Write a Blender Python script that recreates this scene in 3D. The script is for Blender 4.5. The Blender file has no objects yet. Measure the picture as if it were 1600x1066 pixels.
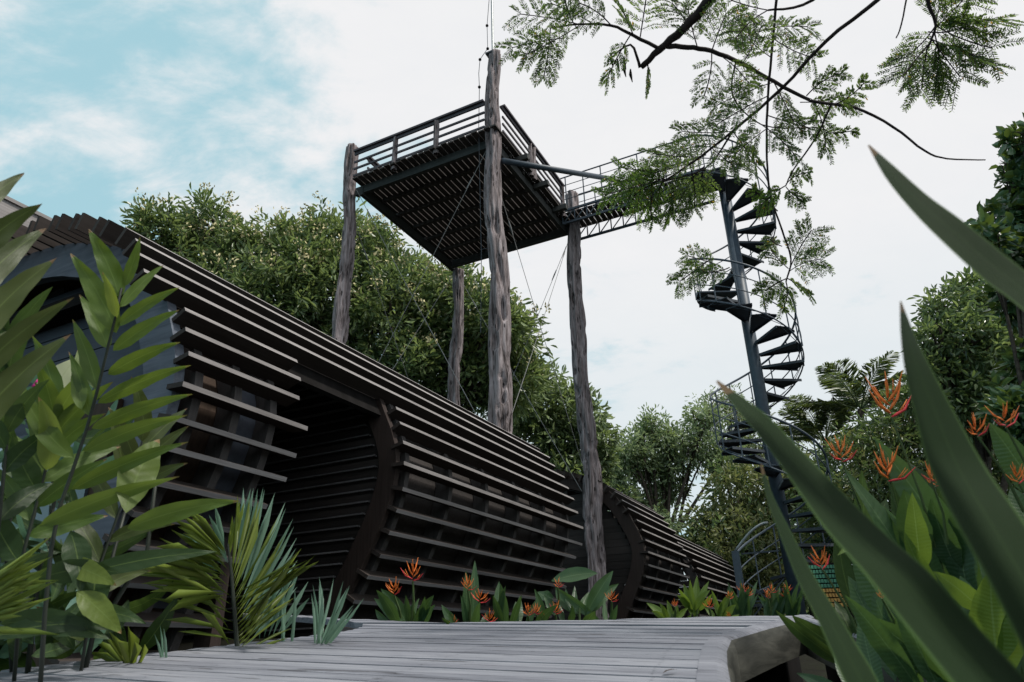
import bpy, math, random
import numpy as np
from mathutils import Vector, Matrix
random.seed(7); RNG = np.random.default_rng(11)
S = bpy.context.scene
R = math.radians
# ------------------------------------------------------------------ camera
FPX = 1101.0; PITCH = R(24.0); ROLL = R(1.5)
Fv = np.array([0, math.cos(PITCH), math.sin(PITCH)])
_r0 = np.array([1., 0, 0]); _u0 = np.array([0, -math.sin(PITCH), math.cos(PITCH)])
Rv = math.cos(ROLL)*_r0 - math.sin(ROLL)*_u0
Uv = math.cos(ROLL)*_u0 + math.sin(ROLL)*_r0
cam_data = bpy.data.cameras.new('camera'); cam = bpy.data.objects.new('camera', cam_data)
S.collection.objects.link(cam); S.camera = cam
cam_data.sensor_width = 36; cam_data.lens = FPX*36/1600
cam_data.clip_start = 0.05; cam_data.clip_end = 3000
cam.matrix_world = Matrix(((Rv[0], Uv[0], -Fv[0], 0), (Rv[1], Uv[1], -Fv[1], 0), (Rv[2], Uv[2], -Fv[2], 0), (0, 0, 0, 1)))
cam_data.dof.use_dof = True; cam_data.dof.focus_distance = 11.0; cam_data.dof.aperture_fstop = 8.5
# ------------------------------------------------------------------ sky and sun
SUN_EL, SUN_AZ = 58, 118
W = bpy.data.worlds.new('World'); S.world = W; W.use_nodes = True
nt = W.node_tree; N = nt.nodes; L = nt.links; N.clear()
def wn(t, **k):
    n = N.new(t)
    for a, b in k.items(): setattr(n, a, b)
    return n
sky = wn('ShaderNodeTexSky', sky_type='NISHITA', sun_disc=False)
sky.sun_elevation = R(SUN_EL); sky.sun_rotation = R(SUN_AZ); sky.air_density = 1.2; sky.dust_density = 2.0; sky.ozone_density = 1.0
sc = wn('ShaderNodeVectorMath', operation='SCALE'); L.new(sky.outputs[0], sc.inputs[0]); sc.inputs['Scale'].default_value = 0.10
veil = wn('ShaderNodeMixRGB'); veil.inputs[0].default_value = 0.80; L.new(sc.outputs[0], veil.inputs[1]); veil.inputs[2].default_value = (0.45, 0.74, 0.82, 1)
tc = wn('ShaderNodeTexCoord'); sep = wn('ShaderNodeSeparateXYZ'); L.new(tc.outputs['Generated'], sep.inputs[0])
def m(op, a, b=None, clamp=False):
    n = wn('ShaderNodeMath', operation=op, use_clamp=clamp)
    for i, q in enumerate((a, b)):
        if q is None: continue
        if isinstance(q, (int, float)): n.inputs[i].default_value = q
        else: L.new(q, n.inputs[i])
    return n.outputs[0]
den = m('ADD', m('MAXIMUM', sep.outputs[2], 0.0), 0.35)
cx = m('DIVIDE', sep.outputs[0], den); cy = m('DIVIDE', sep.outputs[1], den)
cmb = wn('ShaderNodeCombineXYZ'); L.new(cx, cmb.inputs[0]); L.new(cy, cmb.inputs[1])
def noise(scale, det, rough, dist, off):
    mp = wn('ShaderNodeMapping'); mp.inputs['Location'].default_value = off; mp.inputs['Rotation'].default_value = (0, 0, R(35)); mp.inputs['Scale'].default_value = (1, 1.5, 1)
    L.new(cmb.outputs[0], mp.inputs[0])
    n = wn('ShaderNodeTexNoise'); n.inputs['Scale'].default_value = scale; n.inputs['Detail'].default_value = det
    n.inputs['Roughness'].default_value = rough; n.inputs['Distortion'].default_value = dist; L.new(mp.outputs[0], n.inputs['Vector'])
    return n.outputs[0]
n1 = noise(2.6, 9, 0.6, 0.25, (3.3, 1.7, 0)); n2 = noise(7.0, 8, 0.62, 0.35, (0, 5, 0))
cov = m('ADD', m('MULTIPLY', cx, 0.72), m('SUBTRACT', m('MULTIPLY', sep.outputs[2], 0.85), 0.36))
dens = m('ADD', m('ADD', m('MULTIPLY', n1, 1.75), m('MULTIPLY', n2, 1.0)), cov)
mr = wn('ShaderNodeMapRange', interpolation_type='SMOOTHSTEP'); L.new(dens, mr.inputs[0])
mr.inputs[1].default_value = 0.94; mr.inputs[2].default_value = 1.50
lowcap = wn('ShaderNodeMapRange'); L.new(sep.outputs[2], lowcap.inputs[0]); lowcap.inputs[1].default_value = 0.10; lowcap.inputs[2].default_value = 0.50
lowcap.inputs[3].default_value = 0.55; lowcap.inputs[4].default_value = 1.0
cl = m('MULTIPLY', mr.outputs[0], lowcap.outputs[0])
shade = wn('ShaderNodeMixRGB'); L.new(n2, shade.inputs[0]); shade.inputs[1].default_value = (0.83, 0.845, 0.87, 1); shade.inputs[2].default_value = (0.91, 0.905, 0.91, 1)
mixc = wn('ShaderNodeMixRGB'); L.new(cl, mixc.inputs[0]); L.new(veil.outputs[0], mixc.inputs[1]); L.new(shade.outputs[0], mixc.inputs[2])
bg = wn('ShaderNodeBackground'); L.new(mixc.outputs[0], bg.inputs[0]); bg.inputs[1].default_value = 1.0
out = wn('ShaderNodeOutputWorld'); L.new(bg.outputs[0], out.inputs[0])
sd = bpy.data.lights.new('sun', 'SUN'); sun = bpy.data.objects.new('sun', sd); S.collection.objects.link(sun)
sd.energy = 3.5; sd.angle = R(5); sd.color = (1, 0.95, 0.86)
sdir = Vector((math.sin(R(SUN_AZ))*math.cos(R(SUN_EL)), math.cos(R(SUN_AZ))*math.cos(R(SUN_EL)), math.sin(R(SUN_EL))))
sun.rotation_euler = sdir.to_track_quat('Z', 'Y').to_euler()
S.view_settings.view_transform = 'Standard'; S.view_settings.look = 'None'; S.view_settings.exposure = 0.0; S.view_settings.gamma = 1
S.view_settings.use_curve_mapping = False
S.render.engine = 'CYCLES'; S.cycles.max_bounces = 6; S.cycles.transparent_max_bounces = 8

# ------------------------------------------------------------------ helpers
def ray(x, y): return Fv*FPX + Rv*(x-800) - Uv*(y-533)
def aty(x, y, Y): d = ray(x, y); return d*Y/d[1]
def atd(x, y, D): d = ray(x, y); return d*D/np.linalg.norm(d)
AZ = R(26.5)
ua = np.array([math.sin(AZ), math.cos(AZ), 0]); va = np.array([-math.cos(AZ), math.sin(AZ), 0]); za = np.array([0, 0, 1.])
def P(u, v, z): return ua*u + va*v + za*z
def ground_z(x, y): return -1.0 + min(max((y-0.5)/6.5, 0), 1)*1.2
def nrm(a):
    a = np.asarray(a, float); l = np.linalg.norm(a); return a/l if l > 1e-9 else a

def tag(o, label=None, cat=None, group=None, kind=None):
    if label: o['label'] = label
    if cat: o['category'] = cat
    if group: o['group'] = group
    if kind: o['kind'] = kind
    return o
def thing(name, loc, label, cat, group=None):
    o = bpy.data.objects.new(name, None); S.collection.objects.link(o); o.location = Vector(loc); o.empty_display_size = 0.2
    return tag(o, label, cat, group)
class MB:
    def __init__(s): s.v = []; s.f = []; s.m = []
    def add(s, vs, fs, mi=0):
        b = len(s.v); s.v.extend([tuple(map(float, q)) for q in vs]); s.f.extend([tuple(b+i for i in f) for f in fs])
        s.m.extend([mi]*len(fs) if isinstance(mi, int) else mi)
    def box(s, c, ax, ay, az, mi=0):          # centre and three half-extent vectors
        c, ax, ay, az = map(np.asarray, (c, ax, ay, az))
        vs = [c+i*ax+j*ay+k*az for k in (-1, 1) for j in (-1, 1) for i in (-1, 1)]
        s.add(vs, [(0, 2, 3, 1), (4, 5, 7, 6), (0, 1, 5, 4), (2, 6, 7, 3), (0, 4, 6, 2), (1, 3, 7, 5)], mi)
    def bar(s, a, b, w, h, up=(0, 0, 1), mi=0):
        a = np.asarray(a, float); b = np.asarray(b, float); d = nrm(b-a); side = nrm(np.cross(d, up)); u2 = np.cross(side, d)
        s.box((a+b)/2, (b-a)/2, side*w/2, u2*h/2, mi)
    def tube(s, pts, rad, n=8, cap=True, mi=0, jit=None):
        pts = [np.asarray(p, float) for p in pts]; k = len(pts)
        if not hasattr(rad, '__len__'): rad = [rad]*k
        base = len(s.v); ref = None
        for i, p in enumerate(pts):
            t = nrm(pts[min(i+1, k-1)]-pts[max(i-1, 0)])
            if ref is None: ref = np.array([1., 0, 0]) if abs(t[0]) < 0.8 else np.array([0, 1., 0])
            ref = nrm(ref - t*(ref@t)); b2 = np.cross(t, ref)
            for j in range(n):
                a = 2*math.pi*j/n; r = rad[i]*(jit(i, j) if jit else 1)
                s.v.append(tuple(p + r*(math.cos(a)*ref+math.sin(a)*b2)))
        for i in range(k-1):
            for j in range(n):
                a = base+i*n+j; b = base+i*n+(j+1) % n
                s.f.append((a, b, b+n, a+n)); s.m.append(mi)
        if cap:
            s.f.append(tuple(base+j for j in reversed(range(n)))); s.m.append(mi)
            s.f.append(tuple(base+(k-1)*n+j for j in range(n))); s.m.append(mi)
    def build(s, name, mats, parent=None, smooth=False):
        me = bpy.data.meshes.new(name); me.from_pydata(s.v, [], s.f); 
        for q in (mats if isinstance(mats, (list, tuple)) else [mats]): me.materials.append(q)
        me.polygons.foreach_set('material_index', s.m)
        if smooth: me.polygons.foreach_set('use_smooth', [True]*len(me.polygons))
        me.update()
        o = bpy.data.objects.new(name, me); S.collection.objects.link(o)
        if parent is not None:
            o.parent = parent; o.matrix_parent_inverse = world_of(parent).inverted()
        return o
def world_of(o):
    mw = Matrix.Translation(o.location) if o.parent is None else Matrix.Identity(4)
    if o.parent is not None: mw = world_of(o.parent) @ o.matrix_parent_inverse @ Matrix.Translation(o.location)
    return mw
def base_local(o, loc):                       # move a top-level mesh's origin to its base
    o.data.transform(Matrix.Translation(-Vector(loc))); o.location = Vector(loc); return o

# ------------------------------------------------------------------ materials
def newmat(name):
    mt = bpy.data.materials.new(name); mt.use_nodes = True; t = mt.node_tree; t.nodes.clear(); return mt, t
def mth(t, op, a, b=None, clamp=False):
    n = t.nodes.new('ShaderNodeMath'); n.operation = op; n.use_clamp = clamp
    for i, q in enumerate((a, b)):
        if q is None: continue
        if isinstance(q, (int, float)): n.inputs[i].default_value = q
        else: t.links.new(q, n.inputs[i])
    return n.outputs[0]
def ramp(t, src, stops):
    r = t.nodes.new('ShaderNodeValToRGB'); t.links.new(src, r.inputs[0]); e = r.color_ramp.elements
    e[0].position, e[0].color = stops[0][0], (*stops[0][1], 1); e[1].position, e[1].color = stops[-1][0], (*stops[-1][1], 1)
    for p_, c in stops[1:-1]: q = e.new(p_); q.color = (*c, 1)
    return r.outputs[0]
def tnoise(t, vec, scale, det=4, rough=0.55, dist=0):
    n = t.nodes.new('ShaderNodeTexNoise'); n.inputs['Scale'].default_value = scale; n.inputs['Detail'].default_value = det
    n.inputs['Roughness'].default_value = rough; n.inputs['Distortion'].default_value = dist; t.links.new(vec, n.inputs['Vector']); return n.outputs[0]
def wcoord(t, rotz=0, scale=(1, 1, 1)):
    g = t.nodes.new('ShaderNodeNewGeometry'); mp = t.nodes.new('ShaderNodeMapping'); mp.vector_type = 'TEXTURE' if False else 'POINT'
    mp.inputs['Rotation'].default_value = (0, 0, rotz); mp.inputs['Scale'].default_value = (1, 1, 1); t.links.new(g.outputs['Position'], mp.inputs[0])
    m2 = t.nodes.new('ShaderNodeVectorMath'); m2.operation = 'MULTIPLY'; m2.inputs[1].default_value = scale; t.links.new(mp.outputs[0], m2.inputs[0])
    return m2.outputs[0], g
def finish(t, col, rough=0.7, bump=None, bstr=0.3, bdist=0.01, spec=0.4, metal=0.0, trans=0.0, tcol=None):
    b = t.nodes.new('ShaderNodeBsdfPrincipled'); o = t.nodes.new('ShaderNodeOutputMaterial')
    if isinstance(col, tuple): b.inputs['Base Color'].default_value = (*col, 1)
    else: t.links.new(col, b.inputs['Base Color'])
    if isinstance(rough, (int, float)): b.inputs['Roughness'].default_value = rough
    else: t.links.new(rough, b.inputs['Roughness'])
    b.inputs['Specular IOR Level'].default_value = spec; b.inputs['Metallic'].default_value = metal
    if bump is not None:
        bp = t.nodes.new('ShaderNodeBump'); bp.inputs['Strength'].default_value = bstr; bp.inputs['Distance'].default_value = bdist
        t.links.new(bump, bp.inputs['Height']); t.links.new(bp.outputs[0], b.inputs['Normal'])
    sh = b.outputs[0]
    if trans > 0:
        tr = t.nodes.new('ShaderNodeBsdfTranslucent'); mx = t.nodes.new('ShaderNodeMixShader'); mx.inputs[0].default_value = trans
        if tcol is None: t.links.new(col, tr.inputs[0]) if not isinstance(col, tuple) else None
        else: t.links.new(tcol, tr.inputs[0])
        t.links.new(sh, mx.inputs[1]); t.links.new(tr.outputs[0], mx.inputs[2]); sh = mx.outputs[0]
    t.links.new(sh, o.inputs[0])
# grain runs along the building's u axis (or v / z)
def wood(name, c0, c1, along='u', rough=0.75, fine=40, bstr=0.4):
    mt, t = newmat(name)
    sc_ = {'u': (fine, 1.2, fine), 'v': (1.2, fine, fine), 'z': (fine, fine, 1.5)}[along]
    vec, g = wcoord(t, AZ, sc_)               # after rotating by AZ: x = across (right), y = along u
    n_ = tnoise(t, vec, 1.0, 6, 0.65, 0.6); vec2, _ = wcoord(t, 0, (1, 1, 1)); big = tnoise(t, vec2, 2.5, 4)
    f = mth(t, 'ADD', mth(t, 'MULTIPLY', n_, 0.7), mth(t, 'MULTIPLY', big, 0.3))
    f = mth(t, 'ADD', f, mth(t, 'MULTIPLY', mth(t, 'SUBTRACT', g.outputs['Random Per Island'], 0.5), 0.30))
    finish(t, ramp(t, f, [(0.32, c0), (0.68, c1)]), rough, n_, bstr, 0.004, 0.25)
    return mt
def leafmat(name, dark, light, trans=0.35, rough=0.4, tint=(0.25, 0.35, 0.03), spec=0.45, veins=False):
    mt, t = newmat(name)
    g = t.nodes.new('ShaderNodeNewGeometry'); vec, _ = wcoord(t, 0, (1, 1, 1)); n_ = tnoise(t, vec, 6.0, 3)
    f = mth(t, 'ADD', mth(t, 'MULTIPLY', g.outputs['Random Per Island'], 0.6), mth(t, 'MULTIPLY', n_, 0.4))
    col = ramp(t, f, [(0.15, dark), (0.85, light)])
    mx = t.nodes.new('ShaderNodeMixRGB'); mx.inputs[0].default_value = 0.65; t.links.new(col, mx.inputs[1]); mx.inputs[2].default_value = (*tint, 1)
    finish(t, col, rough, tnoise(t, vec, 60, 3), 0.15, 0.002, spec, 0, trans, mx.outputs[0])
    return mt
# a broad leaf with uv: u across (0..1), v along; midrib and slanting side veins
def broadmat(name, dark, light, trans=0.35, rough=0.38, tint=(0.22, 0.34, 0.03), rib=(0.25, 0.35, 0.1), vscale=60, vein=0.35, spec=0.45, tipc=None, rim=None):
    mt, t = newmat(name)
    uv = t.nodes.new('ShaderNodeUVMap'); sp = t.nodes.new('ShaderNodeSeparateXYZ'); t.links.new(uv.outputs[0], sp.inputs[0])
    g = t.nodes.new('ShaderNodeNewGeometry'); vec, _ = wcoord(t, 0, (1, 1, 1)); n_ = tnoise(t, vec, 9.0, 4)
    ac = mth(t, 'ABSOLUTE', mth(t, 'SUBTRACT', sp.outputs[0], 0.5))
    vv = mth(t, 'SINE', mth(t, 'ADD', mth(t, 'MULTIPLY', sp.outputs[1], vscale), mth(t, 'MULTIPLY', ac, -12.0)))
    mpv = t.nodes.new('ShaderNodeVectorMath'); mpv.operation = 'MULTIPLY'; mpv.inputs[1].default_value = (55, 2.5, 1); t.links.new(uv.outputs[0], mpv.inputs[0]); stk = tnoise(t, mpv.outputs[0], 1.0, 3, 0.6)
    n_ = mth(t, 'ADD', mth(t, 'MULTIPLY', n_, 0.6), mth(t, 'MULTIPLY', stk, 0.4))
    f = mth(t, 'ADD', mth(t, 'ADD', mth(t, 'MULTIPLY', g.outputs['Random Per Island'], 0.5), mth(t, 'MULTIPLY', n_, 0.42)), mth(t, 'MULTIPLY', vv, 0.07*vein))
    col = ramp(t, f, [(0.15, dark), (0.85, light)])
    ribm = mth(t, 'LESS_THAN', ac, 0.022); m1 = t.nodes.new('ShaderNodeMixRGB'); t.links.new(mth(t, 'MULTIPLY', ribm, 0.30), m1.inputs[0]); t.links.new(col, m1.inputs[1]); m1.inputs[2].default_value = (*rib, 1)
    cc = m1.outputs[0]
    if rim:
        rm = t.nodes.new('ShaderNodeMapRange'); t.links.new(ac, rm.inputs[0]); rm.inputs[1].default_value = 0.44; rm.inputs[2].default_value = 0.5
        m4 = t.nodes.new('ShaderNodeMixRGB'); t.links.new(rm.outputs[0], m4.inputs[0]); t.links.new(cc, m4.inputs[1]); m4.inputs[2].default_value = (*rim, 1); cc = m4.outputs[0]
    if tipc:                                  # dry brown tips and edges
        tp = mth(t, 'ADD', mth(t, 'MULTIPLY', n_, 0.05), sp.outputs[1]); tm = mth(t, 'GREATER_THAN', tp, 0.972)
        m3 = t.nodes.new('ShaderNodeMixRGB'); t.links.new(tm, m3.inputs[0]); t.links.new(cc, m3.inputs[1]); m3.inputs[2].default_value = (*tipc, 1); cc = m3.outputs[0]
    mx = t.nodes.new('ShaderNodeMixRGB'); mx.inputs[0].default_value = 0.6; t.links.new(cc, mx.inputs[1]); mx.inputs[2].default_value = (*tint, 1)
    finish(t, cc, rough, mth(t, 'ADD', mth(t, 'MULTIPLY', stk, 1.2), mth(t, 'MULTIPLY', vv, vein)), 0.35, 0.0015, spec, 0, trans, mx.outputs[0])
    return mt
def plain(name, c, rough=0.6, spec=0.4, metal=0.0, var=0.25, scale=8):
    mt, t = newmat(name); vec, g = wcoord(t); n_ = tnoise(t, vec, scale, 5)
    c0 = tuple(q*(1-var) for q in c); c1 = tuple(q*(1+var) for q in c)
    finish(t, ramp(t, n_, [(0.3, c0), (0.7, c1)]), rough, n_, 0.1, 0.005, spec, metal); return mt

M = {}
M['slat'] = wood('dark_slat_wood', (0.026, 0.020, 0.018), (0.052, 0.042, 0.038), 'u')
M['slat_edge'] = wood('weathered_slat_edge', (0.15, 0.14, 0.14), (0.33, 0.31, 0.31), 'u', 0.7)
M['slat_low'] = wood('dark_edge_wood', (0.08, 0.08, 0.085), (0.17, 0.17, 0.18), 'u', 0.7)
M['wall_wood'] = wood('dark_wall_planks', (0.024, 0.021, 0.020), (0.055, 0.047, 0.045), 'v')
M['rib_light'] = wood('worn_rib_wood', (0.05, 0.046, 0.046), (0.10, 0.09, 0.09), 'z')
M['rib'] = wood('rib_wood', (0.018, 0.012, 0.010), (0.040, 0.028, 0.025), 'z')
M['greyblue'] = wood('painted_grey_blue_wood', (0.05, 0.06, 0.08), (0.14, 0.16, 0.20), 'v', 0.75, 16, 0.4)
M['frontwall'] = wood('painted_front_planks', (0.05, 0.058, 0.080), (0.085, 0.095, 0.12), 'v', 0.7, 10, 0.15)
M['brown'] = wood('brown_inner_wood', (0.028, 0.018, 0.013), (0.062, 0.040, 0.028), 'z')
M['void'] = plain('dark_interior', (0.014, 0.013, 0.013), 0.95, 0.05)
M['steel'] = plain('blue_grey_painted_steel', (0.050, 0.070, 0.095), 0.5, 0.4, 0.0, 0.2, 12)
M['steel_dark'] = plain('dark_painted_steel', (0.040, 0.050, 0.064), 0.55, 0.4, 0.0, 0.2, 12)
M['cable'] = plain('cable_metal', (0.22, 0.22, 0.22), 0.5)
M['rail'] = wood('rail_timber', (0.05, 0.048, 0.055), (0.11, 0.10, 0.115), 'v', 0.75)
M['joist'] = wood('joist_timber', (0.035, 0.038, 0.038), (0.075, 0.078, 0.078), 'v', 0.8)
M['deckboard'] = wood('tower_deck_boards', (0.042, 0.038, 0.036), (0.085, 0.077, 0.074), 'u', 0.85)
M['mast'] = plain('pale_metal', (0.35, 0.37, 0.38), 0.4, 0.5, 0.3)
M['white'] = plain('white_panel', (0.55, 0.62, 0.68), 0.4)
def glassm():
    mt, t = newmat('window_glass'); finish(t, (0.05, 0.07, 0.09), 0.08, spec=1.0); return mt
M['glass'] = glassm()
def polemat():
    mt, t = newmat('weathered_gnarled_trunk')
    vec, g = wcoord(t, 0, (14, 14, 1.3)); n_ = tnoise(t, vec, 1.0, 7, 0.65, 0.8)
    v2, _ = wcoord(t, 0, (40, 40, 3)); n2_ = tnoise(t, v2, 1.0, 5, 0.6, 0.5)
    v3, _ = wcoord(t, 0, (1, 1, 0.5)); n3 = tnoise(t, v3, 1.2, 3)
    f = mth(t, 'ADD', mth(t, 'MULTIPLY', n_, 0.7), mth(t, 'MULTIPLY', n2_, 0.3))
    c = ramp(t, f, [(0.37, (0.035, 0.028, 0.028)), (0.45, (0.17, 0.145, 0.145)), (0.55, (0.34, 0.30, 0.31)), (0.68, (0.52, 0.48, 0.49))])
    v4, _ = wcoord(t, 0, (11, 11, 2.6)); vo = t.nodes.new('ShaderNodeTexVoronoi'); vo.inputs['Scale'].default_value = 1.0; vo.inputs['Randomness'].default_value = 1.0; t.links.new(v4, vo.inputs['Vector']); pit = mth(t, 'LESS_THAN', mth(t, 'ADD', vo.outputs['Distance'], mth(t, 'MULTIPLY', n2_, 0.3)), 0.33)
    m0 = t.nodes.new('ShaderNodeMixRGB'); t.links.new(mth(t, 'MULTIPLY', pit, 0.85), m0.inputs[0]); t.links.new(c, m0.inputs[1]); m0.inputs[2].default_value = (0.02, 0.016, 0.016, 1); c = m0.outputs[0]; f = mth(t, 'SUBTRACT', f, mth(t, 'MULTIPLY', pit, 0.35))
    mx = t.nodes.new('ShaderNodeMixRGB'); mx.blend_type = 'MULTIPLY'; t.links.new(mth(t, 'MULTIPLY', n3, 0.8), mx.inputs[0]); t.links.new(c, mx.inputs[1]); mx.inputs[2].default_value = (0.6, 0.56, 0.58, 1)
    finish(t, mx.outputs[0], 0.85, f, 1.0, 0.05, 0.2); return mt
M['pole'] = polemat()
def deckmat(name, rot):
    mt, t = newmat(name)
    vec, g = wcoord(t, rot, (1.6, 60, 60)); n_ = tnoise(t, vec, 1.0, 8, 0.7, 0.5)
    v2, _ = wcoord(t, rot, (0.8, 7, 7)); n2_ = tnoise(t, v2, 1.0, 4, 0.6, 0.8)
    v3, _ = wcoord(t, rot, (3.0, 26, 26)); cr = tnoise(t, v3, 1.0, 3, 0.5, 0.3)
    v5, _ = wcoord(t, rot, (1.3, 2.6, 2.6)); st5 = tnoise(t, v5, 1.0, 5, 0.65, 0.6)
    f = mth(t, 'ADD', mth(t, 'ADD', mth(t, 'MULTIPLY', n_, 0.5), mth(t, 'MULTIPLY', n2_, 0.28)), mth(t, 'MULTIPLY', st5, 0.22))
    f = mth(t, 'ADD', f, mth(t, 'MULTIPLY', mth(t, 'SUBTRACT', g.outputs['Random Per Island'], 0.5), 0.10))
    c = ramp(t, f, [(0.34, (0.035, 0.037, 0.045)), (0.43, (0.13, 0.137, 0.165)), (0.55, (0.22, 0.23, 0.265)), (0.70, (0.33, 0.335, 0.365))])
    crk = mth(t, 'LESS_THAN', cr, 0.33); mx = t.nodes.new('ShaderNodeMixRGB'); t.links.new(mth(t, 'MULTIPLY', crk, 0.7), mx.inputs[0]); t.links.new(c, mx.inputs[1]); mx.inputs[2].default_value = (0.03, 0.03, 0.035, 1)
    hh = mth(t, 'SUBTRACT', f, mth(t, 'MULTIPLY', crk, 0.5))
    finish(t, mx.outputs[0], 0.62, hh, 0.6, 0.006, 0.35); return mt
M['deck'] = deckmat('weathered_grey_decking', AZ+R(2))
M['fascia'] = wood('weathered_fascia', (0.022, 0.023, 0.019), (0.105, 0.105, 0.09), 'u', 0.75, 22, 0.6)
M['bark'] = plain('tree_bark', (0.06, 0.05, 0.042), 0.9, 0.1, 0, 0.4, 20)
M['twig'] = plain('dark_twig', (0.035, 0.026, 0.026), 0.8, 0.2, 0, 0.4, 30)
M['mango'] = leafmat('mango_leaf', (0.045, 0.085, 0.038), (0.24, 0.32, 0.14), 0.42, 0.32, (0.34, 0.44, 0.12), spec=0.5)
M['flower'] = plain('cream_panicle', (0.58, 0.52, 0.30), 0.8, 0.2, 0, 0.25, 30)
M['airy'] = leafmat('hazed_light_green_leaf', (0.12, 0.18, 0.10), (0.34, 0.42, 0.25), 0.45, 0.45, (0.34, 0.44, 0.18))  # light green, with distance haze put into the colour as extra paleness
M['olive'] = leafmat('olive_leaf', (0.06, 0.085, 0.035), (0.24, 0.26, 0.11), 0.4, 0.45, (0.3, 0.34, 0.1))
M['darkleaf'] = leafmat('dark_leaf', (0.034, 0.072, 0.034), (0.15, 0.22, 0.095), 0.38, 0.28, (0.22, 0.32, 0.08), spec=0.6)
M['glossleaf'] = leafmat('glossy_dark_leaf', (0.020, 0.062, 0.032), (0.10, 0.19, 0.09), 0.2, 0.24, spec=0.7)
M['palm'] = leafmat('palm_leaf', (0.07, 0.10, 0.05), (0.22, 0.27, 0.16), 0.3, 0.35)
M['acacia'] = leafmat('feathery_leaflet', (0.045, 0.095, 0.035), (0.14, 0.23, 0.08), 0.42, 0.5, (0.26, 0.38, 0.06))
M['acacia_light'] = leafmat('bright_feathery_leaflet', (0.07, 0.14, 0.035), (0.15, 0.26, 0.06), 0.4, 0.5, (0.25, 0.4, 0.05))
M['yellow'] = leafmat('yellow_leaflet', (0.40, 0.26, 0.03), (0.55, 0.35, 0.04), 0.4, 0.5, (0.6, 0.35, 0.03))
M['ginger'] = broadmat('ginger_leaf', (0.038, 0.082, 0.016), (0.135, 0.20, 0.045), 0.36, 0.38, (0.26, 0.36, 0.03), tipc=(0.2, 0.12, 0.06), vscale=25, spec=0.35)
M['ginger_olive'] = broadmat('olive_ginger_leaf', (0.030, 0.050, 0.014), (0.090, 0.115, 0.032), 0.30, 0.42, (0.17, 0.20, 0.025), tipc=(0.16, 0.09, 0.05), vscale=25)
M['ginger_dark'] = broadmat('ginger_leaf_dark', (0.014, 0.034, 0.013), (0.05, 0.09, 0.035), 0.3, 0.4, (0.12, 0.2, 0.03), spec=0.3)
M['ginger_teal'] = broadmat('teal_leaf', (0.05, 0.13, 0.10), (0.16, 0.29, 0.23), 0.3, 0.3, (0.15, 0.3, 0.15))
M['pale'] = broadmat('pale_leaf', (0.42, 0.45, 0.28), (0.6, 0.62, 0.42), 0.5, 0.4, (0.6, 0.65, 0.4))
M['yellowgreen'] = broadmat('yellow_green_leaf', (0.08, 0.13, 0.02), (0.19, 0.25, 0.05), 0.4, 0.4, (0.3, 0.38, 0.05), tipc=(0.3, 0.18, 0.08))
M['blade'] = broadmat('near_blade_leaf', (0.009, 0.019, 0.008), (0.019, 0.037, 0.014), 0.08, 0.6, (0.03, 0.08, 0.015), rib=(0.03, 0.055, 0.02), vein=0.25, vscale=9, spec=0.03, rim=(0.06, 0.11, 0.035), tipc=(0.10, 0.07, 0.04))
M['helileaf'] = broadmat('heliconia_leaf', (0.022, 0.060, 0.026), (0.070, 0.135, 0.058), 0.33, 0.30, (0.15, 0.27, 0.04), rib=(0.25, 0.36, 0.18), vscale=150, vein=0.35)
M['helibright'] = broadmat('heliconia_leaf_bright', (0.065, 0.125, 0.02), (0.15, 0.23, 0.045), 0.4, 0.38, (0.24, 0.36, 0.04), rib=(0.3, 0.42, 0.2), vscale=150, vein=0.35)
M['palmlet'] = leafmat('small_palm_leaflet', (0.08, 0.13, 0.02), (0.25, 0.32, 0.06), 0.4, 0.34, (0.35, 0.45, 0.05))
M['glaucous'] = leafmat('blue_green_leaflet', (0.10, 0.20, 0.14), (0.24, 0.38, 0.29), 0.3, 0.35, (0.2, 0.38, 0.2))
M['stem'] = plain('green_stem', (0.05, 0.085, 0.025), 0.5)
M['stem_dark'] = plain('dark_stem', (0.022, 0.028, 0.02), 0.5)
M['orange'] = plain('orange_bract', (0.85, 0.22, 0.045), 0.5, 0.4, 0, 0.2, 60)
M['red'] = plain('red_bract', (0.62, 0.04, 0.05), 0.45, 0.4, 0, 0.25, 60)
M['magenta'] = plain('magenta_petal', (0.55, 0.02, 0.2), 0.5)

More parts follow.
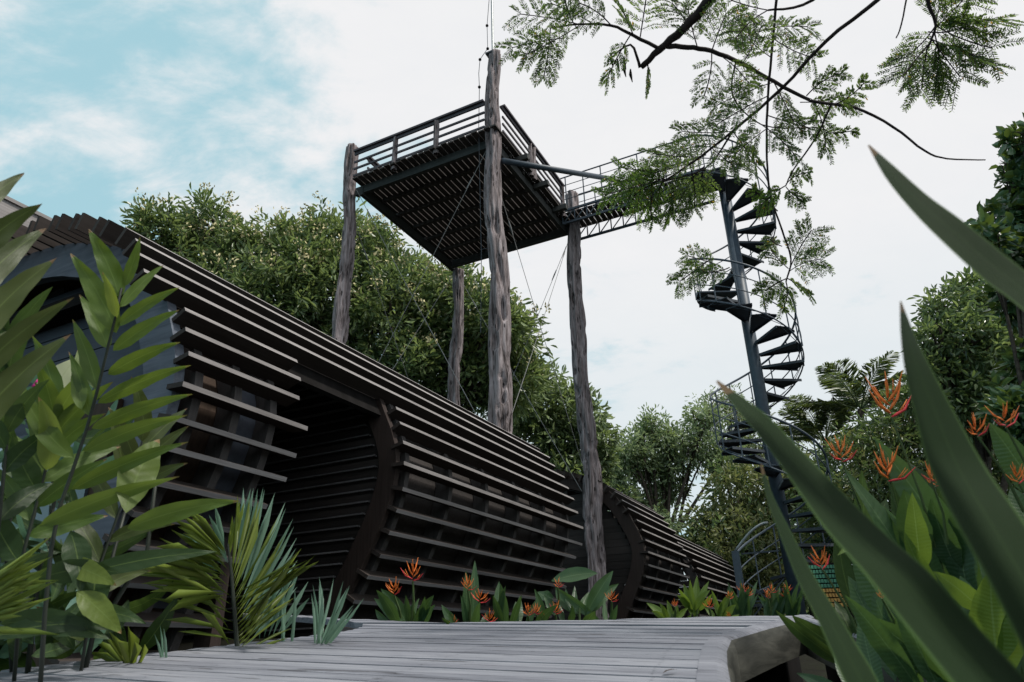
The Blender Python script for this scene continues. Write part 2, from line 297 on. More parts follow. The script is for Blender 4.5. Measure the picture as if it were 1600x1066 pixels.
# ------------------------------------------------------------------ leaf geometry
def set_uv(o, uvs):
    me = o.data; ul = me.uv_layers.new(name='UVMap'); idx = np.empty(len(me.loops), dtype=np.int32); me.loops.foreach_get('vertex_index', idx)
    ul.data.foreach_set('uv', np.asarray(uvs, dtype=np.float32)[idx].ravel())
class LB(MB):
    """leaf builder: bent, folded, wavy strips with uv"""
    def __init__(s): super().__init__(); s.uv = []
    def leaf(s, a, b, w, sag=(0, 0, 0), face=None, roll=0.0, fold=0.15, n=14, wave=0.03, mi=0, shape=0.8, peak=0.36, stalk=0.0, twist=None):
        if twist is None: twist = random.uniform(-.55, .55)
        a = np.asarray(a, float); b = np.asarray(b, float); L_ = np.linalg.norm(b-a); c = (a+b)/2 + np.asarray(sag)
        face = -nrm((a+b)/2) if face is None else nrm(face)
        ph = random.random()*6; base = len(s.v); kx = 4
        for i in range(n+1):
            t = i/n; p = (1-t)**2*a + 2*t*(1-t)*c + t*t*b; d = nrm(2*(1-t)*(c-a)+2*t*(b-c))
            side = nrm(np.cross(d, face)); up = np.cross(side, d); rl = roll+twist*(t-0.5)*1.4; side2 = math.cos(rl)*side+math.sin(rl)*up; up2 = np.cross(side2, d)
            tt = max(0, (t-stalk)/(1-stalk))
            g = math.sin(tt/peak*math.pi/2)**shape if tt < peak else 1-((tt-peak)/(1-peak))**1.75
            ww = w/2*max(g, 0.0)*(1+0.03*math.sin(t*31+ph)) + 0.012*w
            for k in range(kx+1):
                e = (k/kx)*2-1
                q = p + side2*ww*e*math.cos(fold) + up2*(abs(e)*ww*math.sin(fold) + (wave*w*math.sin(t*17+ph+e)*abs(e)))
                s.v.append(tuple(q)); s.uv.append((k/kx, t))
        for i in range(n):
            for k in range(kx):
                q = base+i*(kx+1)+k; s.f.append((q, q+1, q+kx+2, q+kx+1)); s.m.append(mi)
    def lpx(s, p0, p1, d0, d1, wpx, bend=0, **k):
        a = atd(*p0, d0); b = atd(*p1, d1); dm = (d0+d1)/2
        dx, dy = p1[0]-p0[0], p1[1]-p0[1]; l = math.hypot(dx, dy)+1e-6
        sag = (Rv*(dy/l) + Uv*(dx/l))*bend*dm/FPX
        s.leaf(a, b, wpx*dm/FPX*0.90, sag, **k)
    def build(s, name, mats, parent=None, smooth=True):
        uv = list(s.uv) + [(0.5, 0.5)]*(len(s.v)-len(s.uv)); o = super().build(name, mats, parent, smooth); set_uv(o, uv); return o

def norm_rows(a): return a/np.maximum(np.linalg.norm(a, axis=1, keepdims=True), 1e-9)
def leaf_cloud(name, mats, pos, dirs, length, width, parent=None, mi=None, fold=0.25, droop=0.15, roll=None):
    n = len(pos); d = norm_rows(dirs); rnd = RNG.normal(size=(n, 3)); side = norm_rows(np.cross(d, rnd if roll is None else roll)); up = np.cross(side, d)
    length = np.broadcast_to(length, n)[:, None]; width = np.broadcast_to(width, n)[:, None]
    T = [(0, 0, 0), (0.35, 0.42, 1), (0.70, 0.36, .6), (1, 0, -1), (0.70, -0.36, .6), (0.35, -0.42, 1)]
    vs = np.empty((n, 6, 3))
    for i, (x, y, z) in enumerate(T):
        zz = fold*width*z if z >= 0 else -droop*length
        vs[:, i] = pos + d*length*x + side*width*y*1.15 + up*zz
    f = np.array([[0, 1, 2, 3], [0, 3, 4, 5]])
    faces = (f[None]+np.arange(n)[:, None, None]*6).reshape(-1)
    me = bpy.data.meshes.new(name); me.vertices.add(n*6); me.vertices.foreach_set('co', vs.reshape(-1).astype(np.float32))
    nf = n*2; me.loops.add(nf*4); me.loops.foreach_set('vertex_index', faces.astype(np.int32))
    me.polygons.add(nf); me.polygons.foreach_set('loop_start', np.arange(0, nf*4, 4, dtype=np.int32))
    for q in (mats if isinstance(mats, (list, tuple)) else [mats]): me.materials.append(q)
    if mi is not None: me.polygons.foreach_set('material_index', np.repeat(mi, 2).astype(np.int32))
    me.update(calc_edges=True); me.validate()
    o = bpy.data.objects.new(name, me); S.collection.objects.link(o)
    if parent is not None: o.parent = parent; o.matrix_parent_inverse = world_of(parent).inverted()
    return o
def crown(blobs, clumps_per_m2, k, spread, shell=0.35, flat=0.85):
    """clump centres near the surface of blobs, with k leaf directions each"""
    C_, O_ = [], []
    cs = np.array([b[0] for b in blobs]); rs = np.array([b[1] for b in blobs])
    for i, (c, r) in enumerate(blobs):
        n = int(clumps_per_m2*4*math.pi*r*r)
        d = norm_rows(RNG.normal(size=(n, 3))); rad = r*(1-shell*RNG.random(n)**1.3)*(1+0.16*np.sin(d[:, 0]*9+i)*np.sin(d[:, 2]*7+i*2)+0.10*RNG.normal(size=n))
        p = c + d*rad[:, None]*np.array([1, 1, flat])
        inside = np.zeros(n, bool)
        for j in range(len(blobs)):
            if j != i: inside |= np.linalg.norm(p-cs[j], axis=1) < rs[j]*0.62
        p = p[~inside]; d = d[~inside]; C_.append(p); O_.append(d)
    C_ = np.concatenate(C_); O_ = np.concatenate(O_); n = len(C_)
    pos = np.repeat(C_, k, 0); out_ = np.repeat(O_, k, 0)
    rnd = norm_rows(RNG.normal(size=pos.shape)); dirs = norm_rows(rnd + out_*0.55 + np.array([0, 0, -0.25]))
    pos = pos + rnd*spread*RNG.random((len(pos), 1))
    return C_, O_, pos, dirs
def tree(name, base, blobs, mats, leaf_len, leaf_w, label, cat, dens=9, k=7, group=None, flowers=None, trunk_r=0.25, limb_r=0.06, spread=0.12, mixw=None, shell=0.35, droop=0.15, leafname='foliage', bark='bark'):
    base = np.asarray(base, float); root = thing(name, base, label, cat, group)
    bl = [(np.asarray(c, float), r) for c, r in blobs]; C_, O_, pos, dirs = crown(bl, dens, k, spread, shell)
    n = len(pos); ll = leaf_len*(0.65+0.7*RNG.random(n)); lw = leaf_w*(0.7+0.6*RNG.random(n))
    mi = None
    if isinstance(mats, list) and len(mats) > 1:
        cl_id = np.repeat(RNG.random(len(C_)), k); w = np.cumsum(mixw); mi = np.searchsorted(w, cl_id*w[-1]*0.999)
    leaf_cloud(leafname, mats, pos, dirs, ll, lw, root, mi, droop=droop)
    mid = np.mean([c for c, r in bl], 0); top = base + (mid-base)*0.55; top[0] = base[0]*0.5+mid[0]*0.5; top[1] = base[1]*0.5+mid[1]*0.5
    tk = MB(); pts = [base + (top-base)*t + np.array([0.12*math.sin(5*t), 0.1*math.sin(4*t+1), 0]) for t in np.linspace(0, 1, 8)]
    tk.tube(pts, [trunk_r*(1.25-0.6*t) for t in np.linspace(0, 1, 8)], 10, jit=lambda i, j: 1+0.08*math.sin(j*2.1+i)); tk.build('trunk', M[bark], root, True)
    lb = MB()
    for c, r in bl:
        s0 = pts[random.randint(4, 7)]; md = (s0+c)/2+np.array([random.uniform(-.3, .3), random.uniform(-.3, .3), 0.15*r+random.uniform(-.2, .2)])
        qs = [(1-t)**2*s0+2*t*(1-t)*md+t*t*c for t in np.linspace(0, 1, 8)]
        lb.tube(qs, [limb_r*(1.2-0.9*t) for t in np.linspace(0, 1, 8)], 6)
        for _ in range(7):
            dd = nrm(RNG.normal(size=3)+np.array([0, 0, 0.2])); e = c+dd*r*0.85; mm = (c+e)/2+RNG.normal(size=3)*0.1*r
            q0 = qs[random.randint(4, 7)]; lb.tube([q0, mm, e], [limb_r*0.5, limb_r*0.3, limb_r*0.1], 5)
    lb.build('limb', M[bark], root, True)
    if flowers:
        fr, sz = flowers; sel = (O_[:, 2] > 0.05) & (RNG.random(len(C_)) < fr); cc = C_[sel]+O_[sel]*0.34+np.array([0, 0, 0.14])
        kk = 12; pp = np.repeat(cc, kk, 0)+RNG.normal(size=(len(cc)*kk, 3))*sz*0.9*np.array([0.7, 0.7, 1]); dd = RNG.normal(size=pp.shape)+np.array([0, 0, 0.6])
        leaf_cloud('blossom', M['flower'], pp, dd, sz*(0.5+0.6*RNG.random(len(pp))), sz*0.45, root)
    return root
def pxblobs(lst, D, jit=0.0):
    o = []
    for q in lst:
        x, y, r = q[:3]; dd = D + (q[3] if len(q) > 3 else 0) + random.uniform(-jit, jit)
        o.append((aty(x, y, dd), r*dd/FPX*1.08))
    return o

# ------------------------------------------------------------------ ground
def make_ground():
    xs = np.concatenate([np.linspace(-400, -30, 12), np.linspace(-28, 28, 80), np.linspace(30, 400, 12)]); ys = np.concatenate([np.linspace(-60, -2, 8), np.linspace(-1, 30, 70), np.linspace(34, 900, 20)])
    g = MB(); vs = []
    for y in ys:
        for x in xs: vs.append((x, y, ground_z(x, y) + 0.03*math.sin(x*2.1)*math.sin(y*1.7)))
    nx = len(xs); fs = [(j*nx+i, j*nx+i+1, (j+1)*nx+i+1, (j+1)*nx+i) for j in range(len(ys)-1) for i in range(nx-1)]
    g.add(vs, fs); mt, t = newmat('soil_and_moss'); vec, _ = wcoord(t); a = tnoise(t, vec, 1.5, 8, 0.7)
    finish(t, ramp(t, a, [(0.35, (0.005, 0.005, 0.004)), (0.5, (0.011, 0.011, 0.007)), (0.65, (0.014, 0.020, 0.009))]), 0.9, a, 0.8, 0.05, 0.1)
    tag(g.build('ground', mt, None, True), kind='structure')
make_ground()

# ------------------------------------------------------------------ barrel cabins
PROF = [(4.74, 0.02), (4.64, .26), (4.51, .49), (4.38, .70), (4.28, .89), (4.17, 1.09), (4.08, 1.30), (4.02, 1.50), (3.985, 1.73), (4.01, 1.96), (4.08, 2.17),
        (4.17, 2.36), (4.26, 2.56), (4.38, 2.74), (4.50, 2.91), (4.66, 3.06), (4.83, 3.18), (5.01, 3.27), (5.19, 3.35), (5.37, 3.42), (5.55, 3.48), (5.73, 3.54), (5.91, 3.58), (6.09, 3.61), (6.28, 3.63), (6.47, 3.64)]
VC = 6.56
PROF = PROF + [(2*VC-v, z) for v, z in reversed(PROF)]
PR = np.array(PROF)
def prof_off(off, k0=0, k1=None):
    k1 = len(PR) if k1 is None else k1
    o = []
    for i in range(k0, k1):
        a = PR[max(i-1, 0)]; b = PR[min(i+1, len(PR)-1)]; t_ = (b-a)/np.linalg.norm(b-a); n_ = np.array([-t_[1], t_[0]])   # outward
        o.append(PR[i] + n_*off)
    return np.array(o)
def slats(mb, rng, u0f, u1f, zoff=0, depth=0.15, th=0.036, tilt=0.0, vs=0.0):
    outs = prof_off(0); ins = prof_off(-depth)
    for i in rng:
        wob = np.array([random.uniform(-.008, .008), random.uniform(-.008, .008)]); p = outs[i]+wob; q = ins[i]+wob*random.uniform(-1, 1); d = (p-q)/np.linalg.norm(p-q); tn = np.array([-d[1], d[0]])
        a, b = u0f(i)+random.uniform(-.025, .025), u1f(i)+random.uniform(-.03, .03)
        cs = [q-tn*th/2, q+tn*th/2, p+tn*th/2, p-tn*th/2]
        A = [P(a, c[0]+vs, c[1]+zoff) for c in cs]; B = [P(b, c[0]+vs, c[1]+zoff) for c in cs]
        edge = 1 if PR[i][1] > 1.62 else 2  # slats lower on the profile take a darker edge colour
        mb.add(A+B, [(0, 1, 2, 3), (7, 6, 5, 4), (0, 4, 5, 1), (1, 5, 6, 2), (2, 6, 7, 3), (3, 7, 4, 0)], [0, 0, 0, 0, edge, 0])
def band(mb, o0, o1, u0, u1, k0=0, k1=None, zoff=0, mi=0, vs=0.0):
    """solid curved board between two offsets of the profile, from u0 to u1"""
    a = prof_off(o0, k0, k1); b = prof_off(o1, k0, k1); n = len(a); base = len(mb.v)
    for u in (u0, u1):
        for q in (a, b):
            for c in q: mb.v.append(tuple(P(u, c[0]+vs, c[1]+zoff)))
    A0, B0, A1, B1 = base, base+n, base+2*n, base+3*n
    for i in range(n-1):
        for f in ((A0+i, A0+i+1, B0+i+1, B0+i), (A1+i, B1+i, B1+i+1, A1+i+1), (A0+i, A1+i, A1+i+1, A0+i+1), (B0+i, B0+i+1, B1+i+1, B1+i)):
            mb.f.append(f); mb.m.append(mi)
    for i in (0, n-1): mb.f.append((A0+i, B0+i, B1+i, A1+i)); mb.m.append(mi)
def endwall(mb, off, u, thick, zlow, zoff=0, laps=0.0, vs=0.0, step=0.13, gap=0.008):
    """lapped horizontal boards filling the profile"""
    pr = prof_off(off); half = pr[:len(pr)//2]; zs = half[:, 1]; vv = half[:, 0]
    z = zlow; top = zs.max()-0.01
    while z < top:
        z2 = min(z+step-gap, top); v0 = max(np.interp(z, zs, vv), np.interp(z2, zs, vv)); v1 = 2*VC-v0
        c = P(u+thick/2, (v0+v1)/2+vs, (z+z2)/2+zoff)
        mb.box(c, va*(v1-v0)/2, ua*thick/2 + za*0.0, za*(z2-z)/2 + ua*(-laps))
        z += step
NS = len(PR)
def rib_tree(mb, v, z): pass
def cabin(name, label, segs, roof_u, zoff=0, vs=0.0, front=False):
    base = P(segs[0][0], VC+vs, 0); root = thing(name, (base[0], base[1], ground_z(base[0], base[1])), label, 'cabin')
    cont = range(12, NS-12)
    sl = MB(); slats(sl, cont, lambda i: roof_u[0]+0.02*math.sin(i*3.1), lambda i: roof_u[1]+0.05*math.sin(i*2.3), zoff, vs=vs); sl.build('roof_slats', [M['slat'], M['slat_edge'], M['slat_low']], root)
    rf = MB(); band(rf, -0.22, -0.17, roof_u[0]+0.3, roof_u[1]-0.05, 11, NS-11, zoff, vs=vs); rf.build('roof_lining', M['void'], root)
    for a, b in segs:
        for rng_ in (range(0, 12), range(NS-12, NS)):
          s_ = MB()
          slats(s_, rng_, lambda i: a+(0.03*math.sin(i*5.3)), lambda i: b+0.04*math.sin(i*1.9)-0.08*(i < 6), zoff, vs=vs)
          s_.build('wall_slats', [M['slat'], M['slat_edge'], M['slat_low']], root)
        w = MB(); band(w, -0.36, -0.32, a+0.12, b-0.05, 0, NS, zoff, vs=vs); w.build('barrel_wall', M['brown'] if a < 4 else M['wall_wood'], root)
        n = max(2, int(round((b-a)/0.95)))
        for k in range(n+1):
            uu = a+0.22+(b-a-0.42)*k/n
            r_ = MB(); band(r_, -0.31, -0.13, uu-0.035, uu+0.035, 0, NS, zoff, vs=vs); r_.build('rib', M['rib_light'], root)
    return root
near = cabin('cabin', 'large dark slatted timber barrel cabin at left, with a recessed doorway and pale arched front', [(3.0, 4.15), (5.6, 10.2)], (2.75, 10.25))
# recessed doorway: lapped end wall of the long room, its arch, and the far wall of the front room
w = MB(); endwall(w, -0.34, 5.68, 0.04, -0.9, laps=0.022, step=0.115); w.build('end_wall', M['wall_wood'], near)
w = MB(); z_ = 0.28; pr_ = prof_off(-0.40); hf_ = pr_[:len(pr_)//2]
while z_ < 2.9:
    v0_ = float(np.interp(z_, hf_[:, 1], hf_[:, 0])); w.box(P(5.655, (v0_+2*VC-v0_)/2, z_), va*(2*VC-2*v0_)/2, ua*0.022, za*0.008); z_ += 0.115
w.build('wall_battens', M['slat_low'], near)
w = MB(); band(w, -0.33, -0.12, 5.60, 5.67, 0, NS); w.build('arch_frame', M['rib'], near)
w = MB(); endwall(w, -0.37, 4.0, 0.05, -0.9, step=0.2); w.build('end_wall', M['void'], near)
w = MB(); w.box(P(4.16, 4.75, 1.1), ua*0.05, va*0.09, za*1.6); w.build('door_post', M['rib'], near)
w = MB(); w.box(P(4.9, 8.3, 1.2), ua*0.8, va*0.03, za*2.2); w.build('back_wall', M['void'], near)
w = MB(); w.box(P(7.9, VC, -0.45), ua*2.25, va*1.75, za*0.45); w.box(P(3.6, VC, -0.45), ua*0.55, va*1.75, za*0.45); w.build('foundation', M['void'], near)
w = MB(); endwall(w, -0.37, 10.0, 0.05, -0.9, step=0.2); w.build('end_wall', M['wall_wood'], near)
# pale pieces seen between the front slats
w = MB(); band(w, -0.30, -0.27, 3.66, 3.90, 1, 11); w.build('window_panel', M['frontwall'], near)
# front arch in grey-blue boards, front wall and door
arch = MB(); band(arch, -0.46, -0.14, 3.02, 3.10, 0, NS); arch.build('arch_frame', M['greyblue'], near)
fw = MB(); endwall(fw, -0.4, 3.30, 0.05, -0.9, laps=0.006, step=0.24, gap=0.02); fw.build('front_wall', M['frontwall'], near)
ft = MB(); ft.box(P(3.2, VC, 2.87), va*1.5, ua*0.09, za*0.06); ft.build('lintel_board', M['void'], near)
dr = MB(); dr.box(P(3.27, 5.45, 0.75), va*0.40, ua*0.02, za*1.15); dro = dr.build('door', M['brown'], near)
w = MB(); w.box(P(3.235, 5.45, 1.1), va*0.27, ua*0.012, za*0.55); w.build('pane', M['glass'], dro)
dh = MB(); dh.tube([P(3.20, 5.14, 0.75), P(3.17, 5.14, 0.75), P(3.17, 5.14, 0.95), P(3.20, 5.14, 0.95)], 0.012, 6); dh.build('handle', M['mast'], dro)
w = MB(); w.box(P(3.26, 6.55, 1.15), va*0.42, ua*0.03, za*0.62); wf = w.build('window', M['greyblue'], near)
w = MB(); w.box(P(3.22, 6.55, 1.15), va*0.35, ua*0.012, za*0.54); w.build('pane', M['white'], wf)
# pale canopy board running forward over the front
cb = MB(); a0 = P(2.0, 6.6, 3.85); b0 = P(3.28, 6.6, 3.85)
cb.box((a0+b0)/2, (b0-a0)/2, va*0.03, za*0.11); cb.box((a0+b0)/2+va*0.5+za*0.13, (b0-a0)/2, va*0.55, za*0.018)
cb.build('canopy_board', M['slat_edge'], near)
c3 = cabin('cabin', 'dark slatted barrel cabin beyond the right tower pole, its arched end wall facing the camera', [(13.6, 16.7)], (13.45, 16.9))
w = MB(); endwall(w, -0.34, 13.72, 0.04, -0.9, laps=0.012, step=0.14); w.build('end_wall', M['wall_wood'], c3)
w = MB(); band(w, -0.33, -0.08, 13.6, 13.7, 0, NS); w.build('arch_frame', M['rib'], c3)
c4 = cabin('cabin', 'farthest low slatted cabin, its roof running down to the spiral stair gate', [(17.9, 24.0)], (17.4, 24.2), zoff=-0.35, vs=0.0)
w = MB(); endwall(w, -0.34, 18.0, 0.04, -0.9, laps=0.012, step=0.14, zoff=-0.35); w.build('end_wall', M['wall_wood'], c4)

# ------------------------------------------------------------------ lookout tower
tw = thing('lookout_tower', P(9.75, 5.13, 0.2), 'timber lookout platform high on four gnarled trunk poles, railed and cable-braced', 'lookout tower')
def gnarl(c, z0, z1, r0, r1, seed, bend=0.05):
    rnd = np.random.default_rng(seed); mb = MB(); nz = int((z1-z0)/0.05); n = 44
    ph = rnd.random(12)*6.28; base = len(mb.v)
    holes = [(rnd.uniform(z0, z1), rnd.uniform(0, 6.28), rnd.uniform(0.06, 0.22), rnd.uniform(0.12, 0.26), rnd.uniform(0.25, 0.6)) for _ in range(int((z1-z0)*20))]
    hz = np.array(holes); th = np.arange(n)*2*math.pi/n
    for i in range(nz+1):
        t = i/nz; z = z0+(z1-z0)*t; r = r0+(r1-r0)*t
        cx_ = bend*math.sin(z*0.9+ph[0])+0.4*bend*math.sin(z*2.3+ph[1]); cy_ = bend*math.cos(z*0.8+ph[2])
        rr = 1 + 0.10*np.sin(3*th+ph[3]+0.5*np.sin(z*1.1)) + 0.085*np.sin(7*th+ph[4]+0.8*np.sin(z*1.7+ph[5])) + 0.05*np.sin(11*th+ph[6]+1.2*np.sin(z*1.3+ph[7])) + 0.06*math.sin(z*3.1+ph[8])
        for h in hz[np.abs(hz[:, 0]-z) < 0.6]:
            da = (th-h[1]+math.pi) % (2*math.pi)-math.pi; rr = rr - h[4]*np.exp(-(da/h[3])**2-((z-h[0])/h[2])**2)
        rr = np.clip(rr, 0.5, 1.3)
        for j in range(n): mb.v.append((c[0]+cx_+r*rr[j]*math.cos(th[j]), c[1]+cy_+r*rr[j]*math.sin(th[j]), z))
    for i in range(nz):
        for j in range(n):
            a = base+i*n+j; b = base+i*n+(j+1) % n; mb.f.append((a, b, b+n, a+n)); mb.m.append(0)
    mb.f.append(tuple(base+nz*n+j for j in range(n))); mb.m.append(0)
    return mb
pM = P(9.75, 5.13, 0); pL = P(9.72, 8.66, 0); pR = P(13.42, 5.02, 0); pB = P(13.62, 8.33, 0)
for c, zt, r0, r1, sd_ in ((pM, 11.42, 0.225, 0.135, 1), (pL, 10.45, 0.185, 0.13, 2), (pR, 10.25, 0.205, 0.145, 5), (pB, 9.15, 0.18, 0.135, 4)):
    gnarl(c, 0.1, zt, r0, r1, sd_).build('pole', M['pole'], tw, True)
cp = MB(); cp.box(P(9.75, 5.13, 11.45), ua*0.12, va*0.12, za*0.02); cp.build('pole_cap', M['steel_dark'], tw)
ms = MB(); ms.tube([P(9.75, 5.13, 11.45), P(9.75, 5.13, 14.6)], 0.028, 8); ms.build('mast', M['mast'], tw)
ZD = 9.36
bd = MB(); v = 4.98; i = 0                   # boards run along u
while v < 8.40:
    u0_ = 9.52+0.02*math.sin(i*3.7); u1_ = 13.56 if v > 5.1 else 12.95; bd.box(P((u0_+u1_)/2, v+0.06, ZD+0.018), ua*(u1_-u0_)/2, va*0.0600, za*0.018); v += 0.14; i += 1
bd.build('deck_boards', M['deckboard'], tw)
for k, uu in enumerate((10.45, 11.05, 11.65, 12.25, 12.85)):
    j_ = MB(); j_.box(P(uu, 6.72, ZD-0.045), ua*0.035, va*1.60, za*0.042); j_.build('joist', M['deckboard'], tw)
for a, b in ((P(9.86, 5.24, ZD-0.10), P(9.86, 8.60, ZD-0.10)), (P(13.46, 4.95, ZD-0.13), P(13.46, 8.45, ZD-0.13)), (P(9.85, 5.20, ZD-0.15), P(13.40, 5.20, ZD-0.15)), (P(9.80, 8.42, ZD-0.15), P(13.60, 8.42, ZD-0.15))):
    e = MB(); e.bar(a, b, 0.09, 0.19); e.build('edge_beam', M['joist'], tw)
for uu in (10.6, 11.6, 12.6): st = MB(); st.box(P(uu, 4.97, ZD-0.07), ua*0.05, va*0.17, za*0.06); st.build('joist_end', M['joist'], tw)
# railings
def rail_side(a, b, posts, ztop=10.16, rails=(9.52, 9.70, 9.88), gap=0.0):
    for z in rails:
        r_ = MB(); r_.bar(a+za*z, b+za*z, 0.03, 0.045); r_.build('rail', M['rail'], tw)
    h = MB(); h.bar(a+za*ztop, b+za*ztop, 0.12, 0.045); h.bar(a+za*(ztop-0.06), b+za*(ztop-0.06), 0.035, 0.07); h.build('handrail', M['rail'], tw)
    for t in posts:
        p_ = MB(); c = a+(b-a)*t; q = gnarl(c, 9.28, ztop-0.03, 0.055, 0.05, int(t*1000)+3, 0.008); q.build('railing_post', M['pole'], tw, True)
rail_side(P(9.62, 5.28, 0), P(9.62, 8.52, 0), (0.345, 0.665))
rail_side(P(9.9, 5.02, 0), P(12.98, 5.02, 0), (0.42, 0.47, 0.99))
rail_side(P(9.9, 8.38, 0), P(13.45, 8.38, 0), (0.33, 0.66, 1.0))
rail_side(P(13.4, 5.9, 0), P(13.4, 8.30, 0), (0.0, 0.5))
def wire(a, b, r=0.006, sag=0.03, name='bracing_cable', par=None, mat='cable', n=10):
    w_ = MB(); pts = [a+(b-a)*t - za*sag*math.sin(math.pi*t) for t in np.linspace(0, 1, n)]; w_.tube(pts, r, 5)
    mid = a+(b-a)*0.12; d = nrm(b-a); w_.tube([mid-d*0.14, mid, mid+d*0.14], [0.01, 0.016, 0.01], 6); return w_.build(name, M[mat], par or tw)
def off(p, z): return p + za*z
def toward(p, q, r=0.18): return p + nrm(q-p)*r
wire(off(toward(pM, pL), 9.05), off(toward(pL, pM), 3.6)); wire(off(toward(pL, pM), 9.2), off(toward(pM, pL), 3.2))
wire(off(toward(pM, pR), 8.1), off(toward(pR, pM), 3.3)); wire(off(toward(pR, pM), 8.9), off(toward(pM, pR), 3.3))
wire(off(toward(pB, pR), 8.7), off(toward(pR, pB), 3.0)); wire(off(toward(pR, pB), 8.8), off(toward(pB, pR), 3.2))
wire(off(toward(pL, pB), 8.6), off(toward(pB, pL), 3.2)); wire(off(toward(pB, pL), 8.9), off(toward(pL, pB), 3.4))
# string of small bulbs hanging beside the near pole
ls = thing('bulb_string', P(9.6, 5.3, 5.0), 'thin wire with small dark bulbs hanging down beside the tallest trunk pole', 'light string')
b_ = MB(); top = atd(765, 0, 17.0); pts = [aty(765, -10, 11.0), aty(761, 40, 11.0), aty(762, 76, 11.0), aty(750, 93, 11.0), aty(748, 115, 11.0), aty(749, 136, 11.0), aty(748, 200, 11.05), aty(750, 300, 11.1), aty(752, 390, 11.1), aty(752, 430, 11.1), aty(751, 520, 11.1)]
b_.tube(pts, 0.007, 5); b_.build('wire', M['steel_dark'], ls)
for q in ((761, 40), (762, 76), (750, 93), (749, 136)):
    k_ = MB(); c = aty(*q, 11.0); k_.tube([c-za*0.035, c-za*0.02, c+za*0.01, c+za*0.03], [0.008, 0.03, 0.03, 0.01], 8); k_.build('bulb', M['void'], ls, True)
for z in (7.0, 8.2):
    k_ = MB(); k_.tube([aty(752, 390 if z < 8 else 300, 11.1), pM+za*aty(752, 390 if z < 8 else 300, 11.1)[2]], 0.006, 5); k_.build('hook', M['steel_dark'], ls)

# ------------------------------------------------------------------ walkway
wk = thing('walkway', P(13.35, 3.3, 9.1), 'narrow steel footbridge with truss sides joining the lookout platform to the spiral stair', 'footbridge')
UW0, UW1 = 12.95, 13.75; VW0, VW1 = 5.05, 1.75; ZB, ZT = 9.10, 9.44
for uu in (UW0, UW1):
    t_ = MB(); t_.bar(P(uu, VW0, ZB), P(uu, VW1, ZB), 0.05, 0.05); t_.bar(P(uu, VW0, ZT), P(uu, VW1, ZT), 0.05, 0.05)
    n = 11
    for k in range(n+1):
        vv = VW0+(VW1-VW0)*k/n; t_.bar(P(uu, vv, ZB), P(uu, vv, ZT), 0.025, 0.025, up=ua)
        if k < n: v2 = VW0+(VW1-VW0)*(k+1)/n; t_.bar(P(uu, vv, ZB), P(uu, v2, ZT), 0.02, 0.02, up=ua)
    t_.build('truss', M['steel'], wk)
fb = MB(); v = VW1+0.02; 
while v < VW0: fb.box(P((UW0+UW1)/2, v+0.055, ZT-0.05), va*0.058, ua*0.37, za*0.015); v += 0.135
fb.build('floor_boards', M['deckboard'], wk)
for uu in (UW0, UW1):
    h = MB()
    for z in (9.75, 9.95, 10.15): h.tube([P(uu, VW0, z), P(uu, VW1, z)], 0.009, 6)
    h.tube([P(uu, VW0, 10.38), P(uu, VW1, 10.38)], 0.017, 6); h.build('handrail', M['steel'], wk)
    for k in range(8):
        vv = VW0-0.12+(VW1-VW0+0.2)*k/7; b_ = MB(); b_.tube([P(uu, vv, ZT), P(uu, vv, 10.38)], 0.014, 6); b_.build('rail_post', M['steel'], wk)
pp = MB(); pp.tube([P(9.8, 4.95, 8.72), P(9.8, 4.6, 8.70), P(12.98, 3.9, ZT-0.1)][0:3], 0.07, 12); 
pp = MB(); pp.tube([P(9.80, 4.98, 8.70), P(12.97, 3.75, 9.9)], 0.06, 12); pp.build('brace_pipe', M['steel'], wk, True)

# ------------------------------------------------------------------ spiral staircase
SC = P(13.4, 1.46, 0); nD = nrm(SC); tR = np.array([nD[1], -nD[0], 0]); PIT = 3.05; ZTOP = 9.32
ss = thing('spiral_staircase', (SC[0], SC[1], 0.2), 'tall blue-grey steel spiral staircase climbing around a single column', 'staircase')
def hel(phi, r, z): return SC + (tR*math.cos(phi)+nD*math.sin(phi))*r + za*z
def phi_of(z): return (8.14-z)/PIT*2*math.pi
c_ = MB(); c_.tube([SC+za*0.15, SC+za*9.5], 0.115, 20); c_.build('column', M['steel'], ss, True)
nst = 38; dz = (ZTOP-0.35)/nst; RT = 0.88; dphi = dz/PIT*2*math.pi
for k in range(nst):
    z = 0.35+dz*(k+0.5)
    if 6.46 < z < 6.99: continue
    p0 = phi_of(z)-dphi*0.62; p1 = phi_of(z)+dphi*0.50
    tr = MB(); th = 0.012
    top_ = [hel((p0+p1)/2-0.25, 0.12, z), hel((p0+p1)/2+0.25, 0.12, z), hel(p1, RT, z), hel((p0+p1)/2, RT*1.01, z), hel(p0, RT, z)]
    bot = [q-za*th for q in top_]; tr.add(top_+bot, [(0, 1, 2, 3, 4), (9, 8, 7, 6, 5)]+[(i, i+5, (i+1) % 5+5, (i+1) % 5) for i in range(5)])
    for pa in (p0, p1): tr.bar(hel((p0+p1)/2+(0.25 if pa == p1 else -0.25), 0.12, z-0.025), hel(pa, RT, z-0.025), 0.012, 0.05)
    tr.build('tread', M['steel_dark'], ss)
